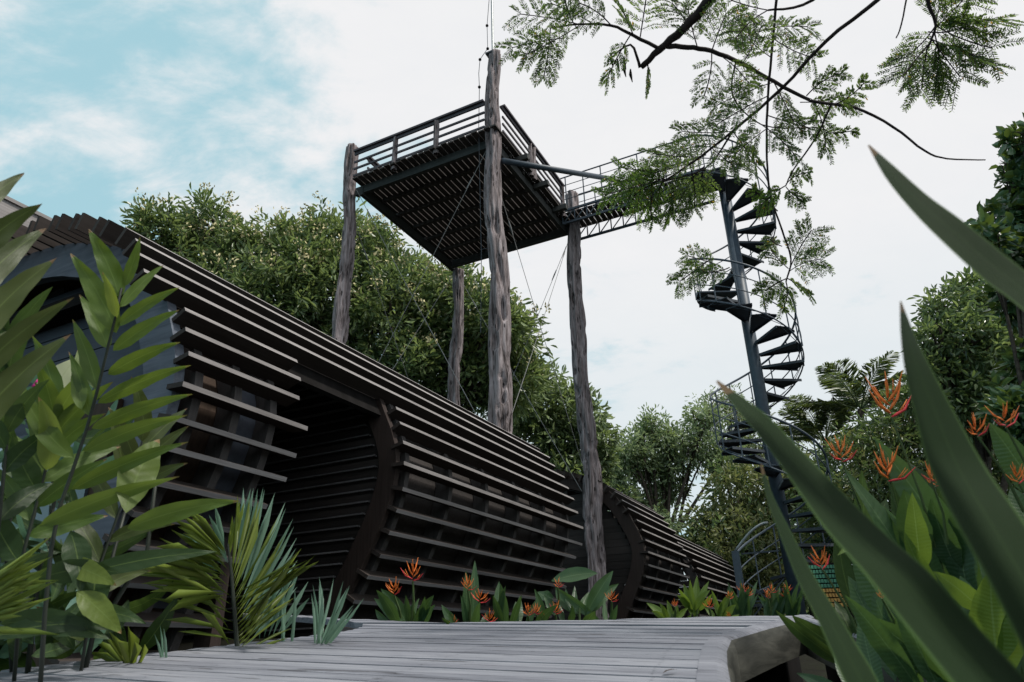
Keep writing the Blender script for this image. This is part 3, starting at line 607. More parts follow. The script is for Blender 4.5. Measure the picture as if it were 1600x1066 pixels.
# landing: a flat quarter sector
ld = MB(); zl = 6.62; pa, pb = phi_of(7.02), phi_of(6.44); seg = 8
arc = [hel(pa+(pb-pa)*i/seg, 0.90, zl) for i in range(seg+1)]
ld.add([SC+za*zl]+arc+[SC+za*(zl-0.03)]+[q-za*0.03 for q in arc], [tuple([0]+[i+1 for i in range(seg+1)]), tuple([seg+2]+[seg+3+i for i in reversed(range(seg+1))])]+[(i+1, i+2, seg+4+i, seg+3+i) for i in range(seg)]+[(0, 1, seg+3, seg+2), (seg+1, 0, seg+2, 2*seg+3)])
for i in range(seg): ld.bar(arc[i]-za*0.02, arc[i+1]-za*0.02, 0.012, 0.08)
ld.build('landing', M['steel'], ss)
RR = RT+0.03; zs_ = np.arange(0.55, ZTOP+0.01, 0.05)
for hgt, rad in ((0.92, 0.021), (0.62, 0.011), (0.32, 0.011)):
    h = MB(); h.tube([hel(phi_of(z), RR, z+hgt) for z in zs_], rad, 6); h.build('handrail' if hgt > 0.9 else 'guard_rail', M['steel'], ss)
h = MB(); h.tube([hel(phi_of(z), RR-0.02, z-0.03) for z in zs_], 0.014, 6); h.build('outer_stringer', M['steel'], ss)
for k in range(nst):
    z = 0.35+dz*(k+0.5); b_ = MB(); b_.tube([hel(phi_of(z), RR, z-0.03), hel(phi_of(z), RR, z+0.92)], 0.013, 5); b_.build('baluster', M['steel'], ss)
    # slim diagonal between treads
h = MB()
for k in range(nst-1):
    z = 0.35+dz*(k+0.5); h.tube([hel(phi_of(z), RR-0.03, z), hel(phi_of(z+dz), RR-0.03, z+dz)], 0.007, 4); h.tube([hel(phi_of(z)+0.1, RR-0.03, z+0.0), hel(phi_of(z+dz)-0.2, RR-0.03, z+dz)], 0.007, 4)
h.build('tread_brackets', M['steel'], ss)
# top landing joining the walkway
tl = MB(); tl.box(P(13.35, 1.75, ZTOP+0.03), ua*0.40, va*0.35, za*0.015); tl.build('landing', M['steel_dark'], ss)
# gate at the foot
gp = SC+tR*(-0.86)+nD*(-0.25)
gt = thing('gate', (gp[0], gp[1], 0.2), 'low dark steel gate with crossed bars at the foot of the spiral stair', 'gate')
b_ = MB(); b_.box(gp+za*0.85, tR*0.06, nD*0.06, za*0.70); b_.build('gate_post', M['steel'], gt)
g_ = MB(); a_ = gp+tR*0.1; e_ = gp+tR*0.72+nD*(-0.1)
for z in (0.42, 0.72, 1.5): g_.bar(a_+za*z, e_+za*z, 0.025, 0.025)
g_.bar(a_+za*0.45, e_+za*1.05, 0.02, 0.02); g_.bar(a_+za*1.05, e_+za*0.45, 0.02, 0.02); g_.bar(a_+za*0.42, a_+za*1.5, 0.025, 0.025); g_.bar(e_+za*0.42, e_+za*1.5, 0.025, 0.025)
g_.build('gate_frame', M['steel_dark'], gt)
g_ = MB()
for k in range(1, 5): q = a_+(e_-a_)*k/5; g_.bar(q+za*0.42, q+za*1.5, 0.012, 0.012)
g_.build('bars', M['steel_dark'], gt)
g_ = MB(); q0 = gp+za*1.55; g_.tube([q0+(tR*0.62*t)+za*(0.42*math.sin(t*math.pi/2)+0.0) - nD*0.15*t for t in np.linspace(0, 1.0, 10)], 0.022, 8); g_.build('curved_handrail', M['mast'], gt, True)
# board painted in green and orange rows, beside the stair
sp_ = aty(1294, 940, 14.5); sg = thing('painted_board', (sp_[0], sp_[1], 0.1), 'small board of green and orange painted blocks seen right of the stair column', 'board')
green = plain('green_painted_block', (0.05, 0.20, 0.13), 0.6, 0.4, 0, 0.3, 20); orng = plain('orange_painted_block', (0.42, 0.24, 0.06), 0.6, 0.4, 0, 0.3, 20)
bk = MB(); c = aty(1294, 916, 14.5); bk.box(c+np.array([0, 0.06, 0]), (0.42, 0, 0), (0, 0.02, 0), (0, 0, 0.44)); bk.box((c[0]-.38, c[1]+.09, 0.2), (.03, 0, 0), (0, .03, 0), (0, 0, .6)); bk.box((c[0]+.38, c[1]+.09, 0.2), (.03, 0, 0), (0, .03, 0), (0, 0, .6)); bk.build('backing', M['void'], sg)
bl = MB()
for r_ in range(9):
    for k in range(13): bl.box(c+np.array([-0.37+0.062*k+0.02*(r_ % 2), 0, 0.36-0.088*r_]), (0.024, 0, 0), (0, 0.02, 0), (0, 0, 0.032), 0 if r_ < 5 else 1)
bl.build('blocks', [green, orng], sg)

# ------------------------------------------------------------------ boardwalk
DS, DH = 0.095, 0.22
def ondeck(x, y, lift=0.0):
    d = ray(x, y); k = -(DH-lift)/(d[2]-DS*d[1]); return d*k
dn = nrm(np.array([0, -DS, 1.0]))
dk = thing('boardwalk', (0.4, 2.5, -0.9), 'weathered grey timber boardwalk in the foreground with a rounded edge board', 'boardwalk')
near_r = ondeck(1088, 1066); far_r = ondeck(1250, 961.5); k1 = ondeck(1110, 996)
right = [near_r+(near_r-k1)*0.9, near_r, ondeck(1092, 1033), ondeck(1098, 1012), k1, ondeck(1178, 978), far_r]
far = [ondeck(1100, 964.3), ondeck(1000, 967), ondeck(880, 970), ondeck(759, 971.8), ondeck(700, 973.5), ondeck(640, 971.5), ondeck(575, 968.5), ondeck(540, 967.5), ondeck(470, 961.5), ondeck(380, 958)]
back = [ondeck(380, 960.5), ondeck(470, 964.5), ondeck(540, 970.5), ondeck(567, 974), ondeck(566, 980), ondeck(545, 985.5), ondeck(500, 992), ondeck(430, 999.5), ondeck(300, 1014.5), ondeck(150, 1031), ondeck(0, 1048)]
bL = back[-1]; lf = [bL+(bL-back[-3])*0.6, np.array([bL[0]-1.0, 0.5, -DH+DS*0.5]), np.array([right[0][0]-0.1, 0.5, -DH+DS*0.5])]
poly = [p[:2] for p in right+far+back+lf]
def inside_clip(poly, a, b, nvec):            # Sutherland clip to the band a<=p.n<=b ; returns list of polygons (poly may be concave: scanline instead)
    pass
def scan(poly, o, d, n, s):                   # crossing parameters along d of the line o + n*s
    xs = []; m_ = len(poly)
    for i in range(m_):
        p = np.asarray(poly[i])-o; q = np.asarray(poly[(i+1) % m_])-o; a = p@n-s; b = q@n-s
        if (a < 0) != (b < 0): t = a/(a-b); xs.append((p+(q-p)*t)@d)
    return sorted(xs)
ang = AZ+R(2); pd = np.array([-math.cos(ang), math.sin(ang)]); pn = np.array([math.sin(ang), math.cos(ang)])
o_ = np.array([0., 0.]); S0, S1, PWD = 0.2, 6.5, 0.088
def zdeck(p): return -DH+DS*p[1]
board_mb = MB(); s = S0; bi = 0
while s < S1:
    sub = 6; rows = []
    gapw = 0.0032+0.0022*math.sin(bi*1.9); a0_, a1_ = s+gapw/2, s+PWD-gapw/2
    for e in (a0_, a1_): rows.append(scan(poly, o_, pd, pn, e))
    mid = scan(poly, o_, pd, pn, (a0_+a1_)/2)
    if len(rows[0]) == len(rows[1]) == len(mid) and len(mid) >= 2:
        lift = 0.0012*math.sin(bi*2.7)
        for k in range(0, len(mid), 2):
            nseg = max(1, int(abs(mid[k+1]-mid[k])/0.5)); up_, dn_ = [], []
            for q in range(nseg+1):
                t = q/nseg
                for e, r_ in ((a0_, rows[0]), ((a0_+a1_)/2, mid), (a1_, rows[1])):
                    xx = r_[k]+(r_[k+1]-r_[k])*t; p2 = pn*e+pd*xx; hgt = lift + (0.0015 if e == (a0_+a1_)/2 else -0.001)
                    up_.append((p2[0], p2[1], zdeck(p2)+hgt)); dn_.append((p2[0], p2[1], zdeck(p2)-0.032))
            vs_ = up_+dn_; m_ = len(up_); fs_ = []
            for q in range(nseg):
                for c in (0, 1): a = q*3+c; fs_ += [(a, a+3, a+4, a+1), (m_+a, m_+a+1, m_+a+4, m_+a+3)]
                fs_ += [(q*3, m_+q*3, m_+q*3+3, q*3+3), (q*3+2, q*3+5, m_+q*3+5, m_+q*3+2)]
            fs_ += [(0, 1, m_+1, m_), (1, 2, m_+2, m_+1)]; e_0 = nseg*3; fs_ += [(e_0+1, e_0, m_+e_0, m_+e_0+1), (e_0+2, e_0+1, m_+e_0+1, m_+e_0+2)]
            board_mb.add(vs_, fs_)
    s += PWD; bi += 1
board_mb.build('deck_boards', M['deck'], dk)
nb = MB(); s = S0
while s < 4.6:
    for e in (0.028, 0.062):
        r_ = scan(poly, o_, pd, pn, s+e)
        if len(r_) >= 2:
            for off_ in (0.10, 0.75, 1.4, 2.05):
                if r_[0]+off_ < r_[1]-0.03:
                    q = pn*(s+e+0.003*math.sin(s*91))+pd*(r_[0]+off_+0.004*math.sin(s*57)); z_ = zdeck(q)+0.0035
                    k0_ = len(nb.v); nb.v += [(q[0]+0.0035*math.cos(a), q[1]+0.0035*math.sin(a), z_) for a in np.arange(6)*math.pi/3]; nb.f.append(tuple(range(k0_, k0_+6))); nb.m.append(0)
    s += PWD
nl_ = nb.build('nails', M['void'], dk); nl_['kind'] = 'stuff'
sb = MB(); pz = [(p[0], p[1], zdeck(p)-0.045) for p in poly]; 
def ribbon(pts, w, h, drop, out):             # rounded edge board following pts, outside the boards
    mb = MB(); sec = [(0, 0), (w*0.5, 0.0), (w*0.68, -0.004), (w*0.83, -0.013), (w*0.94, -0.028), (w, -0.050), (w, -h), (w-0.03, -h), (0, -0.05)]
    base = 0; k = len(pts); ns = len(sec)
    for i, p in enumerate(pts):
        a = np.asarray(pts[max(i-1, 0)][:2]); b = np.asarray(pts[min(i+1, k-1)][:2]); d = (b-a)/np.linalg.norm(b-a); n_ = np.array([d[1], -d[0]])*out
        for x, y in sec: mb.v.append((p[0]+n_[0]*x, p[1]+n_[1]*x, zdeck((p[0]+n_[0]*x, p[1]+n_[1]*x))+y-drop))
    for i in range(k-1):
        for j in range(ns): a = i*ns+j; b = i*ns+(j+1) % ns; mb.f.append((a, b, b+ns, a+ns)); mb.m.append(1 if j < 3 else 0)
    mb.f.append(tuple(range(ns))); mb.m.append(0); mb.f.append(tuple((k-1)*ns+j for j in reversed(range(ns)))); mb.m.append(0)
    return mb
def smoothpts(pts, n=5):
    o = []
    for i in range(len(pts)-1):
        for t in np.arange(n)/n: o.append(pts[i]*(1-t)+pts[i+1]*t)
    o.append(pts[-1]); return o
edge_pts = [right[0]-np.array([0, 0.6, 0]), right[0], near_r, ondeck(1092, 1033), ondeck(1098, 1012), k1, ondeck(1178, 978), far_r]
eb = ribbon(smoothpts(edge_pts[:6]), 0.085, 0.15, -0.003, 1); eb = eb.build('edge_board', [M['fascia'], M['deck']], dk, True); eb.data.set_sharp_from_angle(angle=R(32))
eb = ribbon(smoothpts(edge_pts[5:]), 0.080, 0.15, -0.003, 1); eb = eb.build('edge_board', [M['fascia'], M['deck']], dk, True); eb.data.set_sharp_from_angle(angle=R(32))
c1 = ondeck(1340, 986); c2 = ondeck(1470, 1024)
eb = ribbon([far_r+np.array([0.0, 0.0, 0]), c1, c2], 0.05, 0.16, 0.0, 1); eb.build('edge_board', [M['fascia'], M['deck']], dk)
for q in (near_r, k1, far_r*0.99):
    p_ = MB(); p_.box((q[0]-0.18, q[1], (q[2]-1.0)/2-0.05), (0.05, 0, 0), (0, 0.05, 0), (0, 0, (q[2]+1.0)/2-0.02)); p_.build('post', M['void'], dk)
fq = ondeck(1036, 1052, 0.006); lf_ = LB(); lf_.leaf(fq, fq+np.array([0.035, 0.012, 0.006]), 0.016, (0, 0, 0.006), face=(0, 0, 1), n=8)
fo = lf_.build("fallen_leaf", M["brown"], None); base_local(fo, fq); tag(fo, 'tiny curled dark brown fallen leaf lying on the boardwalk', 'leaf')
sk = MB()  # dark panels added to stand in for the shade under the deck
for a_, b_ in ((right[0], k1), (k1, far_r), (far_r, c2)):
    d_ = nrm((b_-a_)*np.array([1, 1, 0])); n_ = np.array([-d_[1], d_[0], 0])*0.10
    A_, B_ = a_+n_-d_*0.12, b_+n_+d_*0.25; q = [A_-za*0.12, B_-za*0.12, B_*np.array([1, 1, 0])-za*1.05, A_*np.array([1, 1, 0])-za*1.05]
    sk.add([*q, *[p_+n_*0.3 for p_ in q]], [(0, 1, 2, 3), (7, 6, 5, 4), (0, 4, 5, 1), (2, 6, 7, 3)])
sk.build('shade_panel', M['void'], dk)
jb = MB()
for f_ in (0.35, 0.8, 1.2): jb.bar(right[0]+np.array([-f_, 0, -0.09]), far_r+np.array([-f_, -0.1, -0.09]), 0.05, 0.09)
jb.build('bearer', M['void'], dk)

# ------------------------------------------------------------------ trees
def gz(x, y, Y): p = aty(x, y, Y); return (p[0], p[1], ground_z(p[0], p[1]))
T1 = pxblobs([(250, 365, 52), (235, 400, 45), (325, 352, 48), (305, 425, 75), (385, 402, 56), (440, 390, 52), (515, 368, 44), (480, 420, 60), (420, 480, 90), (545, 385, 62), (520, 460, 90), (585, 420, 70), (610, 510, 95), (650, 455, 70), (700, 500, 75), (735, 475, 62), (770, 510, 62), (790, 530, 55), (720, 570, 85), (790, 600, 60), (640, 580, 60), (560, 540, 60), (350, 470, 60)], 20.0, 0.8)
tree('blossoming_tree', gz(620, 900, 20), T1, [M['mango'], M['darkleaf']], 0.26, 0.07, 'big broad tree dotted with cream blossom filling the space behind the lookout poles', 'tree', dens=6.5, k=16, flowers=(0.42, 0.13), trunk_r=0.5, limb_r=0.14, spread=0.34, mixw=[0.8, 0.2], shell=0.5, droop=0.25)
T2 = pxblobs([(830, 600, 42), (860, 640, 55), (900, 650, 45), (925, 675, 34), (880, 700, 60), (840, 690, 60), (915, 730, 40), (940, 700, 22), (870, 760, 50)], 23.5, 0.5)
tree('leafy_tree', gz(880, 900, 23.5), T2, [M['mango'], M['airy']], 0.26, 0.08, 'smaller leafy tree between the tallest pole and the right pole, below the blossoming one', 'tree', dens=13, k=8, trunk_r=0.22, limb_r=0.08, spread=0.15, mixw=[0.6, 0.4], shell=0.5, droop=0.25)
T3 = pxblobs([(985, 705, 36), (960, 745, 30), (1010, 735, 38), (1045, 690, 34), (1020, 665, 26), (1085, 700, 40), (1010, 790, 28), (1045, 765, 30), (1100, 655, 30), (970, 780, 30), (1130, 720, 36), (1000, 690, 28), (1040, 730, 36), (1030, 820, 30)], 33, 1.0)
tree('spreading_tree', gz(1040, 960, 33), T3, [M['airy'], M['mango']], 0.22, 0.085, 'light green spreading tree, its leaves coloured paler for haze, beyond the far cabin, open sky between its boughs', 'tree', dens=9, k=9, trunk_r=0.3, limb_r=0.10, spread=0.3, mixw=[0.8, 0.2], shell=0.8)
T3b = pxblobs([(1110, 635, 26), (1140, 625, 24), (1150, 660, 30), (1175, 650, 30), (1185, 700, 40), (1150, 705, 30), (1215, 720, 45)], 36, 1.0)
tree('thin_tree', gz(1160, 960, 36), T3b, [M['airy'], M['olive']], 0.20, 0.07, 'thin crowned hazy tree standing behind the middle of the spiral stair', 'tree', dens=6, k=8, trunk_r=0.25, limb_r=0.08, spread=0.35, mixw=[0.5, 0.5], shell=0.8)
T4 = pxblobs([(1150, 770, 50), (1200, 780, 60), (1120, 840, 42), (1170, 850, 62), (1230, 840, 66), (1085, 860, 26), (1100, 815, 24), (1250, 760, 50), (1275, 820, 60), (1190, 905, 50), (1130, 895, 40), (1260, 900, 50)], 26, 1.0)
tree('olive_tree', gz(1180, 960, 26), T4, [M['olive'], M['darkleaf']], 0.22, 0.08, 'dense olive green tree behind the stair gate', 'tree', dens=11, k=8, trunk_r=0.25, limb_r=0.08, spread=0.25, mixw=[0.75, 0.25], shell=0.6)
T5 = pxblobs([(1330, 730, 60), (1380, 690, 50), (1420, 650, 45), (1385, 760, 70), (1440, 720, 70), (1480, 660, 60), (1510, 740, 80), (1450, 800, 80), (1350, 810, 60), (1560, 700, 80), (1310, 850, 70), (1400, 860, 80), (1530, 830, 90), (1300, 780, 45), (1620, 780, 90), (1300, 920, 50)], 17, 0.8)
tree('dense_shrub', gz(1420, 960, 17), T5, [M['darkleaf'], M['olive']], 0.17, 0.045, 'dark dense bushy tree behind the orange flowers at right', 'tree', dens=22, k=8, trunk_r=0.2, limb_r=0.06, spread=0.2, mixw=[0.8, 0.2], shell=0.5)
T6 = pxblobs([(1480, 480, 42), (1520, 455, 36), (1560, 470, 40), (1590, 500, 60), (1470, 530, 40), (1520, 540, 65), (1575, 570, 70), (1500, 600, 55), (1460, 580, 30), (1440, 620, 34), (1550, 640, 60), (1640, 560, 80)], 14, 0.5)
tree('round_tree', gz(1560, 960, 14), T6, [M['darkleaf'], M['mango']], 0.17, 0.06, 'rounded dark green tree rising against the sky at right, behind the tallest near blades', 'tree', dens=24, k=8, trunk_r=0.2, limb_r=0.06, spread=0.14, mixw=[0.75, 0.25], shell=0.5)
T7 = pxblobs([(1605, 215, 34), (1580, 260, 24), (1615, 300, 55), (1570, 340, 34), (1545, 372, 26), (1600, 390, 50), (1620, 450, 60), (1600, 640, 40), (1625, 700, 40), (1640, 360, 60), (1660, 250, 50), (1650, 560, 60)], 8, 0.3)
tree('glossy_tree', gz(1640, 980, 8), T7, [M['glossleaf'], M['glossleaf']], 0.17, 0.09, 'glossy broad-leaved tree reaching in from the right edge of the frame', 'tree', dens=34, k=7, trunk_r=0.12, limb_r=0.03, spread=0.10, mixw=[0.5, 0.5], shell=0.6)
# far treeline closing the view
def treeline():
    pos, dirs = [], []
    for k in range(90):
        a = R(-75+150*k/89+random.uniform(-1, 1)); D = random.uniform(46, 60); c = np.array([D*math.sin(a), D*math.cos(a), 0.2]); hh = random.uniform(2.0, 4.2)
        n = 420; q = norm_rows(RNG.normal(size=(n, 3)))*np.array([3.2, 3.2, hh])*(0.55+0.5*RNG.random((n, 1))); q[:, 2] = np.abs(q[:, 2]); pos.append(c+q); dirs.append(RNG.normal(size=(n, 3)))
    pos = np.concatenate(pos); dirs = np.concatenate(dirs)
    tag(leaf_cloud('treeline', [M['olive'], M['darkleaf']], pos, dirs, 0.75, 0.4, None, RNG.integers(0, 2, len(pos))), kind='stuff')
treeline()
# feather palms
def palm(base, top, n, L_, label, mat='palm', el=(0.35, 1.35), seed=1, ll=0.62):
    rnd = random.Random(seed); base = np.asarray(base, float); top = np.asarray(top, float)
    root = thing('palm_tree', base, label, 'palm tree')
    t_ = MB(); t_.tube([base+(top-base)*t for t in np.linspace(0, 1, 8)], [0.13-0.04*t for t in np.linspace(0, 1, 8)], 10, jit=lambda i, j: 1+0.05*(i % 2)); t_.build('trunk', M['bark'], root, True)
    pos, dirs = [], []; rb = MB()
    for k in range(n):
        a = 2*math.pi*k/n+rnd.uniform(-.3, .3); e = rnd.uniform(*el); d = np.array([math.cos(a)*math.cos(e), math.sin(a)*math.cos(e), math.sin(e)]); l = L_*rnd.uniform(.8, 1.1)
        mid = top+d*l*0.55; end = top+d*l*0.9+np.array([math.cos(a), math.sin(a), 0])*l*0.15-za*l*rnd.uniform(0.1, 0.3)
        qs = [(1-t)**2*top+2*t*(1-t)*mid+t*t*end for t in np.linspace(0, 1, 14)]; rb.tube(qs, [0.018*(1.1-t) for t in np.linspace(0, 1, 14)], 5)
        for i in range(40):
            t = 0.15+0.85*i/39; q = (1-t)**2*top+2*t*(1-t)*mid+t*t*end; tg = nrm(2*(1-t)*(mid-top)+2*t*(end-mid)); sd_ = nrm(np.cross(tg, za))
            for s_ in (-1, 1): pos.append(q); dirs.append(nrm(sd_*s_*0.85+tg*0.65-za*0.25+np.array([rnd.uniform(-.1, .1) for _ in range(3)]))*(math.sin(math.pi*min(t*0.85+0.12, 1))**0.5))
    rb.build('frond_stem', M['stem'], root); pos = np.array(pos); dirs = np.array(dirs); ln = np.linalg.norm(dirs, axis=1)*ll
    leaf_cloud('frond', M[mat], pos, dirs, ln, 0.028, root, droop=0.12, fold=0.1)
    return root
palm(gz(1345, 960, 20), aty(1345, 640, 20), 15, 2.1, 'feather palm standing out against the sky left of the dark round tree', seed=3)
palm(gz(1275, 960, 22), aty(1290, 690, 22), 17, 2.2, 'shorter feather palm just right of the spiral stair column', seed=5)

# ------------------------------------------------------------------ overhanging feathery tree
ft = thing('feathery_tree', (5.2, -0.5, -1.0), 'tree with feathery leaves whose boughs hang into the top right of the view', 'tree')
DA = 3.6
def tw_(pts, r0, r1, dd=None, name='twig'):
    ps = [atd(p[0], p[1], p[2] if len(p) > 2 else DA) for p in pts]; q = []
    for i in range(len(ps)-1):
        for t in np.arange(4)/4: 
            a = ps[max(i-1, 0)]; b = ps[i]; c = ps[i+1]; d = ps[min(i+2, len(ps)-1)]
            q.append(0.5*((2*b)+(-a+c)*t+(2*a-5*b+4*c-d)*t*t+(-a+3*b-3*c+d)*t**3))
    q.append(ps[-1]); n = len(q); mb = MB(); mb.tube(q, [r0+(r1-r0)*i/(n-1) for i in range(n)], 7, jit=lambda i, j: 1+0.18*math.sin(i*2.3+j)); mb.build(name, M['twig'], ft, True); return q
PX = DA/FPX*0.95
trunk = MB(); tp = [np.array([5.2, -0.5, -1.0]), np.array([5.0, -0.4, 1.5]), np.array([4.4, 0.2, 3.6]), np.array([3.2, 0.9, 4.6])]; end_ = atd(1160, -90, DA)
trunk.tube(tp+[end_], [0.22, 0.19, 0.15, 0.08, 0.032], 12); trunk.build('trunk', M['bark'], ft, True)
tw_([(1160, -90), (1112, -5), (1068, 45), (1030, 78), (1002, 106)], 9*PX, 4*PX, name='bough')
tw_([(1040, 72), (1075, 74), (1112, 80), (1160, 100), (1210, 128), (1270, 158), (1335, 168), (1395, 198), (1445, 236), (1480, 248), (1540, 250)], 4*PX, 0.8*PX)
tw_([(1030, 76), (990, 56), (955, 40), (905, 38), (860, 44)], 3*PX, 1*PX)
tw_([(1000, 106), (985, 70), (950, 95)], 2.4*PX, 1*PX)
tw_([(1400, -30), (1372, 0), (1290, 65), (1222, 138), (1145, 205), (1085, 252), (1035, 285)], 3.2*PX, 1.5*PX)
tw_([(1215, -20), (1208, 60), (1200, 150), (1198, 230), (1203, 300), (1222, 360), (1236, 405), (1228, 440)], 2*PX, 1.2*PX)
tw_([(1310, -30), (1255, 8), (1200, 16)], 2.6*PX, 1.4*PX)
tw_([(1440, -30), (1452, 10), (1462, 40), (1450, 75)], 3*PX, 1.2*PX)
tw_([(1420, -20), (1408, 40), (1400, 60)], 1.2*PX, 0.8*PX)
tw_([(1300, 160), (1275, 215), (1240, 265), (1228, 290)], 1.6*PX, 0.9*PX)
tw_([(1150, 95), (1145, 150), (1190, 195), (1260, 200)], 1.4*PX, 0.7*PX)
tw_([(1145, 205), (1100, 265), (1020, 285)], 1.6*PX, 0.8*PX)
aP, aD, aL, aM = [], [], [], []; rac = MB()
def compound(p0, p1, npair, plen, ang=55, mi=0, droop=12, depth=DA, nl=14, arc=0.0, leaf=6.2):
    """one twice-divided leaf: p0, p1 pixels; plen px"""
    k0 = depth+random.uniform(-.12, .12); a = atd(p0[0], p0[1], k0); b = atd(p1[0], p1[1], k0+random.uniform(-.15, .1)); k = depth/FPX
    dwn = -Uv; ax = nrm(b-a); tilt = nrm(Fv+Rv*random.uniform(-.7, .7)+Uv*random.uniform(-.7, .7)); side = nrm(np.cross(ax, tilt)); c = (a+b)/2+side*arc*k
    qs = [(1-t)**2*a+2*t*(1-t)*c+t*t*b for t in np.linspace(0, 1, 8)]; rac.tube(qs, 0.9*k, 4, cap=False)
    npair = max(3, int(round(npair*0.88))); plen = plen*0.92
    for i in range(npair):
        t = 0.22+0.76*i/(max(npair-1, 1)); q = (1-t)**2*a+2*t*(1-t)*c+t*t*b; tg = nrm(2*(1-t)*(c-a)+2*t*(b-c)); sz = plen*(0.65+0.35*math.sin(math.pi*(0.15+0.75*t)))*random.uniform(.85, 1.12)
        for s_ in (-1, 1):
            an = R(ang*(1-0.35*t)+random.uniform(-7, 7)); d = nrm(tg*math.cos(an)+side*s_*math.sin(an)+RNG.normal(size=3)*0.07)
            e = q+d*sz*k+dwn*droop*k*random.uniform(0, .9); m_ = q+d*sz*k*0.5; pl = [q, m_, e]
            rac.tube(pl, 0.5*k, 3, cap=False); pd_ = nrm(e-q); ps = nrm(np.cross(pd_, np.cross(side*s_, tg)+RNG.normal(size=3)*0.25))
            for j in range(nl):
                tt = 0.08+0.92*j/(nl-1); z_ = (1-tt)**2*q+2*tt*(1-tt)*m_+tt*tt*e; l = leaf*k*(0.6+0.4*math.sin(math.pi*(0.1+0.8*tt)))
                for s2 in (-1, 1):
                    aP.append(z_); aD.append(nrm(ps*s2+pd_*0.7+RNG.normal(size=3)*0.12)); aL.append(l); aM.append(mi if random.random() > 0.012 else 2)
    return qs
CL = [  # (x0,y0,x1,y1, pairs, pinna px, light)
 (905, 40, 822, 85, 7, 36, 0), (860, 44, 850, 118, 7, 30, 0), (880, 60, 800, 75, 6, 34, 0), (905, 38, 812, 22, 7, 40, 0), (900, 42, 880, -10, 6, 40, 0), (955, 40, 905, 5, 7, 38, 0), 
 (985, 55, 950, 120, 6, 26, 0), (1000, 60, 1010, -5, 6, 42, 0), (930, 40, 860, 5, 6, 42, 0), (990, 56, 968, 6, 6, 40, 0), (1075, 40, 1050, 5, 5, 40, 0), (1012, 100, 1012, 135, 4, 14, 0),
 (1112, 80, 1135, 20, 7, 42, 0), (1112, 80, 1100, 150, 6, 30, 0), (1160, 100, 1190, 40, 7, 44, 0), (1130, 90, 1170, 130, 6, 30, 0), (1185, 50, 1262, 42, 7, 36, 0), (1200, 16, 1150, 60, 6, 38, 0), (1200, 16, 1130, -5, 6, 40, 0), (1208, 60, 1270, 90, 7, 30, 0), (1090, 75, 1075, 15, 6, 40, 0), (1205, 90, 1160, 50, 6, 34, 0), 
 (1300, 165, 1350, 130, 6, 20, 0), (1270, 158, 1290, 230, 6, 22, 0), (1210, 128, 1120, 165, 8, 34, 0), (1200, 150, 1120, 195, 8, 34, 0), (1198, 180, 1265, 200, 7, 30, 0), (1210, 130, 1240, 190, 7, 26, 0), (1200, 200, 1150, 240, 8, 32, 0), (1260, 200, 1330, 205, 6, 18, 0), (1250, 160, 1330, 165, 7, 22, 0), (1190, 195, 1240, 240, 6, 24, 0), (1260, 150, 1310, 115, 6, 24, 0),
 (1145, 205, 1065, 205, 8, 34, 0), (1120, 225, 1045, 245, 8, 36, 0), (1100, 245, 1020, 240, 8, 34, 0), (1145, 205, 1180, 255, 7, 30, 0), (1085, 252, 1000, 275, 8, 34, 0), (1060, 260, 970, 262, 8, 30, 1), (1050, 272, 985, 310, 8, 34, 1), (1040, 280, 955, 285, 8, 34, 1), (1035, 285, 1000, 330, 7, 34, 1), (1050, 275, 1050, 335, 7, 32, 1), (1080, 265, 1085, 325, 7, 34, 0), (1020, 285, 945, 305, 7, 32, 1), (1090, 270, 1060, 320, 7, 34, 0), (1020, 300, 1020, 345, 5, 26, 1), (1100, 260, 1100, 300, 6, 36, 0), (1110, 230, 1150, 262, 7, 34, 0), (1060, 290, 1045, 340, 5, 28, 0), (1040, 265, 965, 295, 8, 30, 1),
 (1228, 290, 1190, 320, 6, 22, 1), (1215, 330, 1180, 300, 5, 18, 1), (1228, 288, 1262, 270, 5, 18, 0), (1228, 292, 1252, 312, 4, 16, 0),
 (1236, 415, 1268, 360, 9, 44, 0), (1232, 425, 1282, 405, 7, 34, 0), (1230, 435, 1262, 455, 5, 24, 0), (1230, 435, 1195, 455, 7, 28, 0), (1232, 420, 1205, 392, 6, 28, 0), (1228, 440, 1225, 480, 4, 16, 0), (1222, 385, 1205, 372, 4, 18, 0),
 (1110, 405, 1062, 440, 7, 30, 0), (1125, 415, 1075, 400, 6, 28, 0), (1140, 418, 1100, 425, 5, 22, 0),
 (1462, 40, 1560, 30, 9, 44, 0), (1462, 40, 1550, 75, 9, 46, 0), (1455, 60, 1500, 120, 9, 44, 0), (1450, 70, 1440, 140, 8, 40, 0), (1455, 50, 1510, -5, 8, 46, 0), (1450, 60, 1540, 95, 9, 44, 0), (1462, 40, 1480, -15, 8, 40, 0), (1462, 40, 1412, 92, 8, 40, 0), (1460, 50, 1475, 125, 8, 38, 0), (1450, 70, 1410, 120, 8, 42, 0), (1450, 50, 1510, 40, 8, 46, 0),
]
for (x0, y0, x1, y1, npr, pl, mi) in CL:
    compound((x0, y0), (x1, y1), npr, pl, mi=mi, arc=random.uniform(-10, 10), depth=DA+(0.25 if x0 > 1430 else 0), ang=62 if pl > 24 else 50)
rac.build('leaf_stalks', M['twig'], ft)
leaf_cloud('foliage', [M['acacia'], M['acacia_light'], M['yellow']], np.array(aP), np.array(aD), np.array(aL), np.array(aL)*0.34, ft, np.array(aM), droop=0.05, fold=0.1)
pb = MB()                                      # dark seed pods
for x, y in ((955, 85), (965, 92), (975, 100), (985, 108), (975, 88)): a = atd(x, y, DA); pb.tube([a, a-Uv*8*PX, a-Uv*20*PX+Rv*3*PX], [1*PX, 2.6*PX, .6*PX], 5)
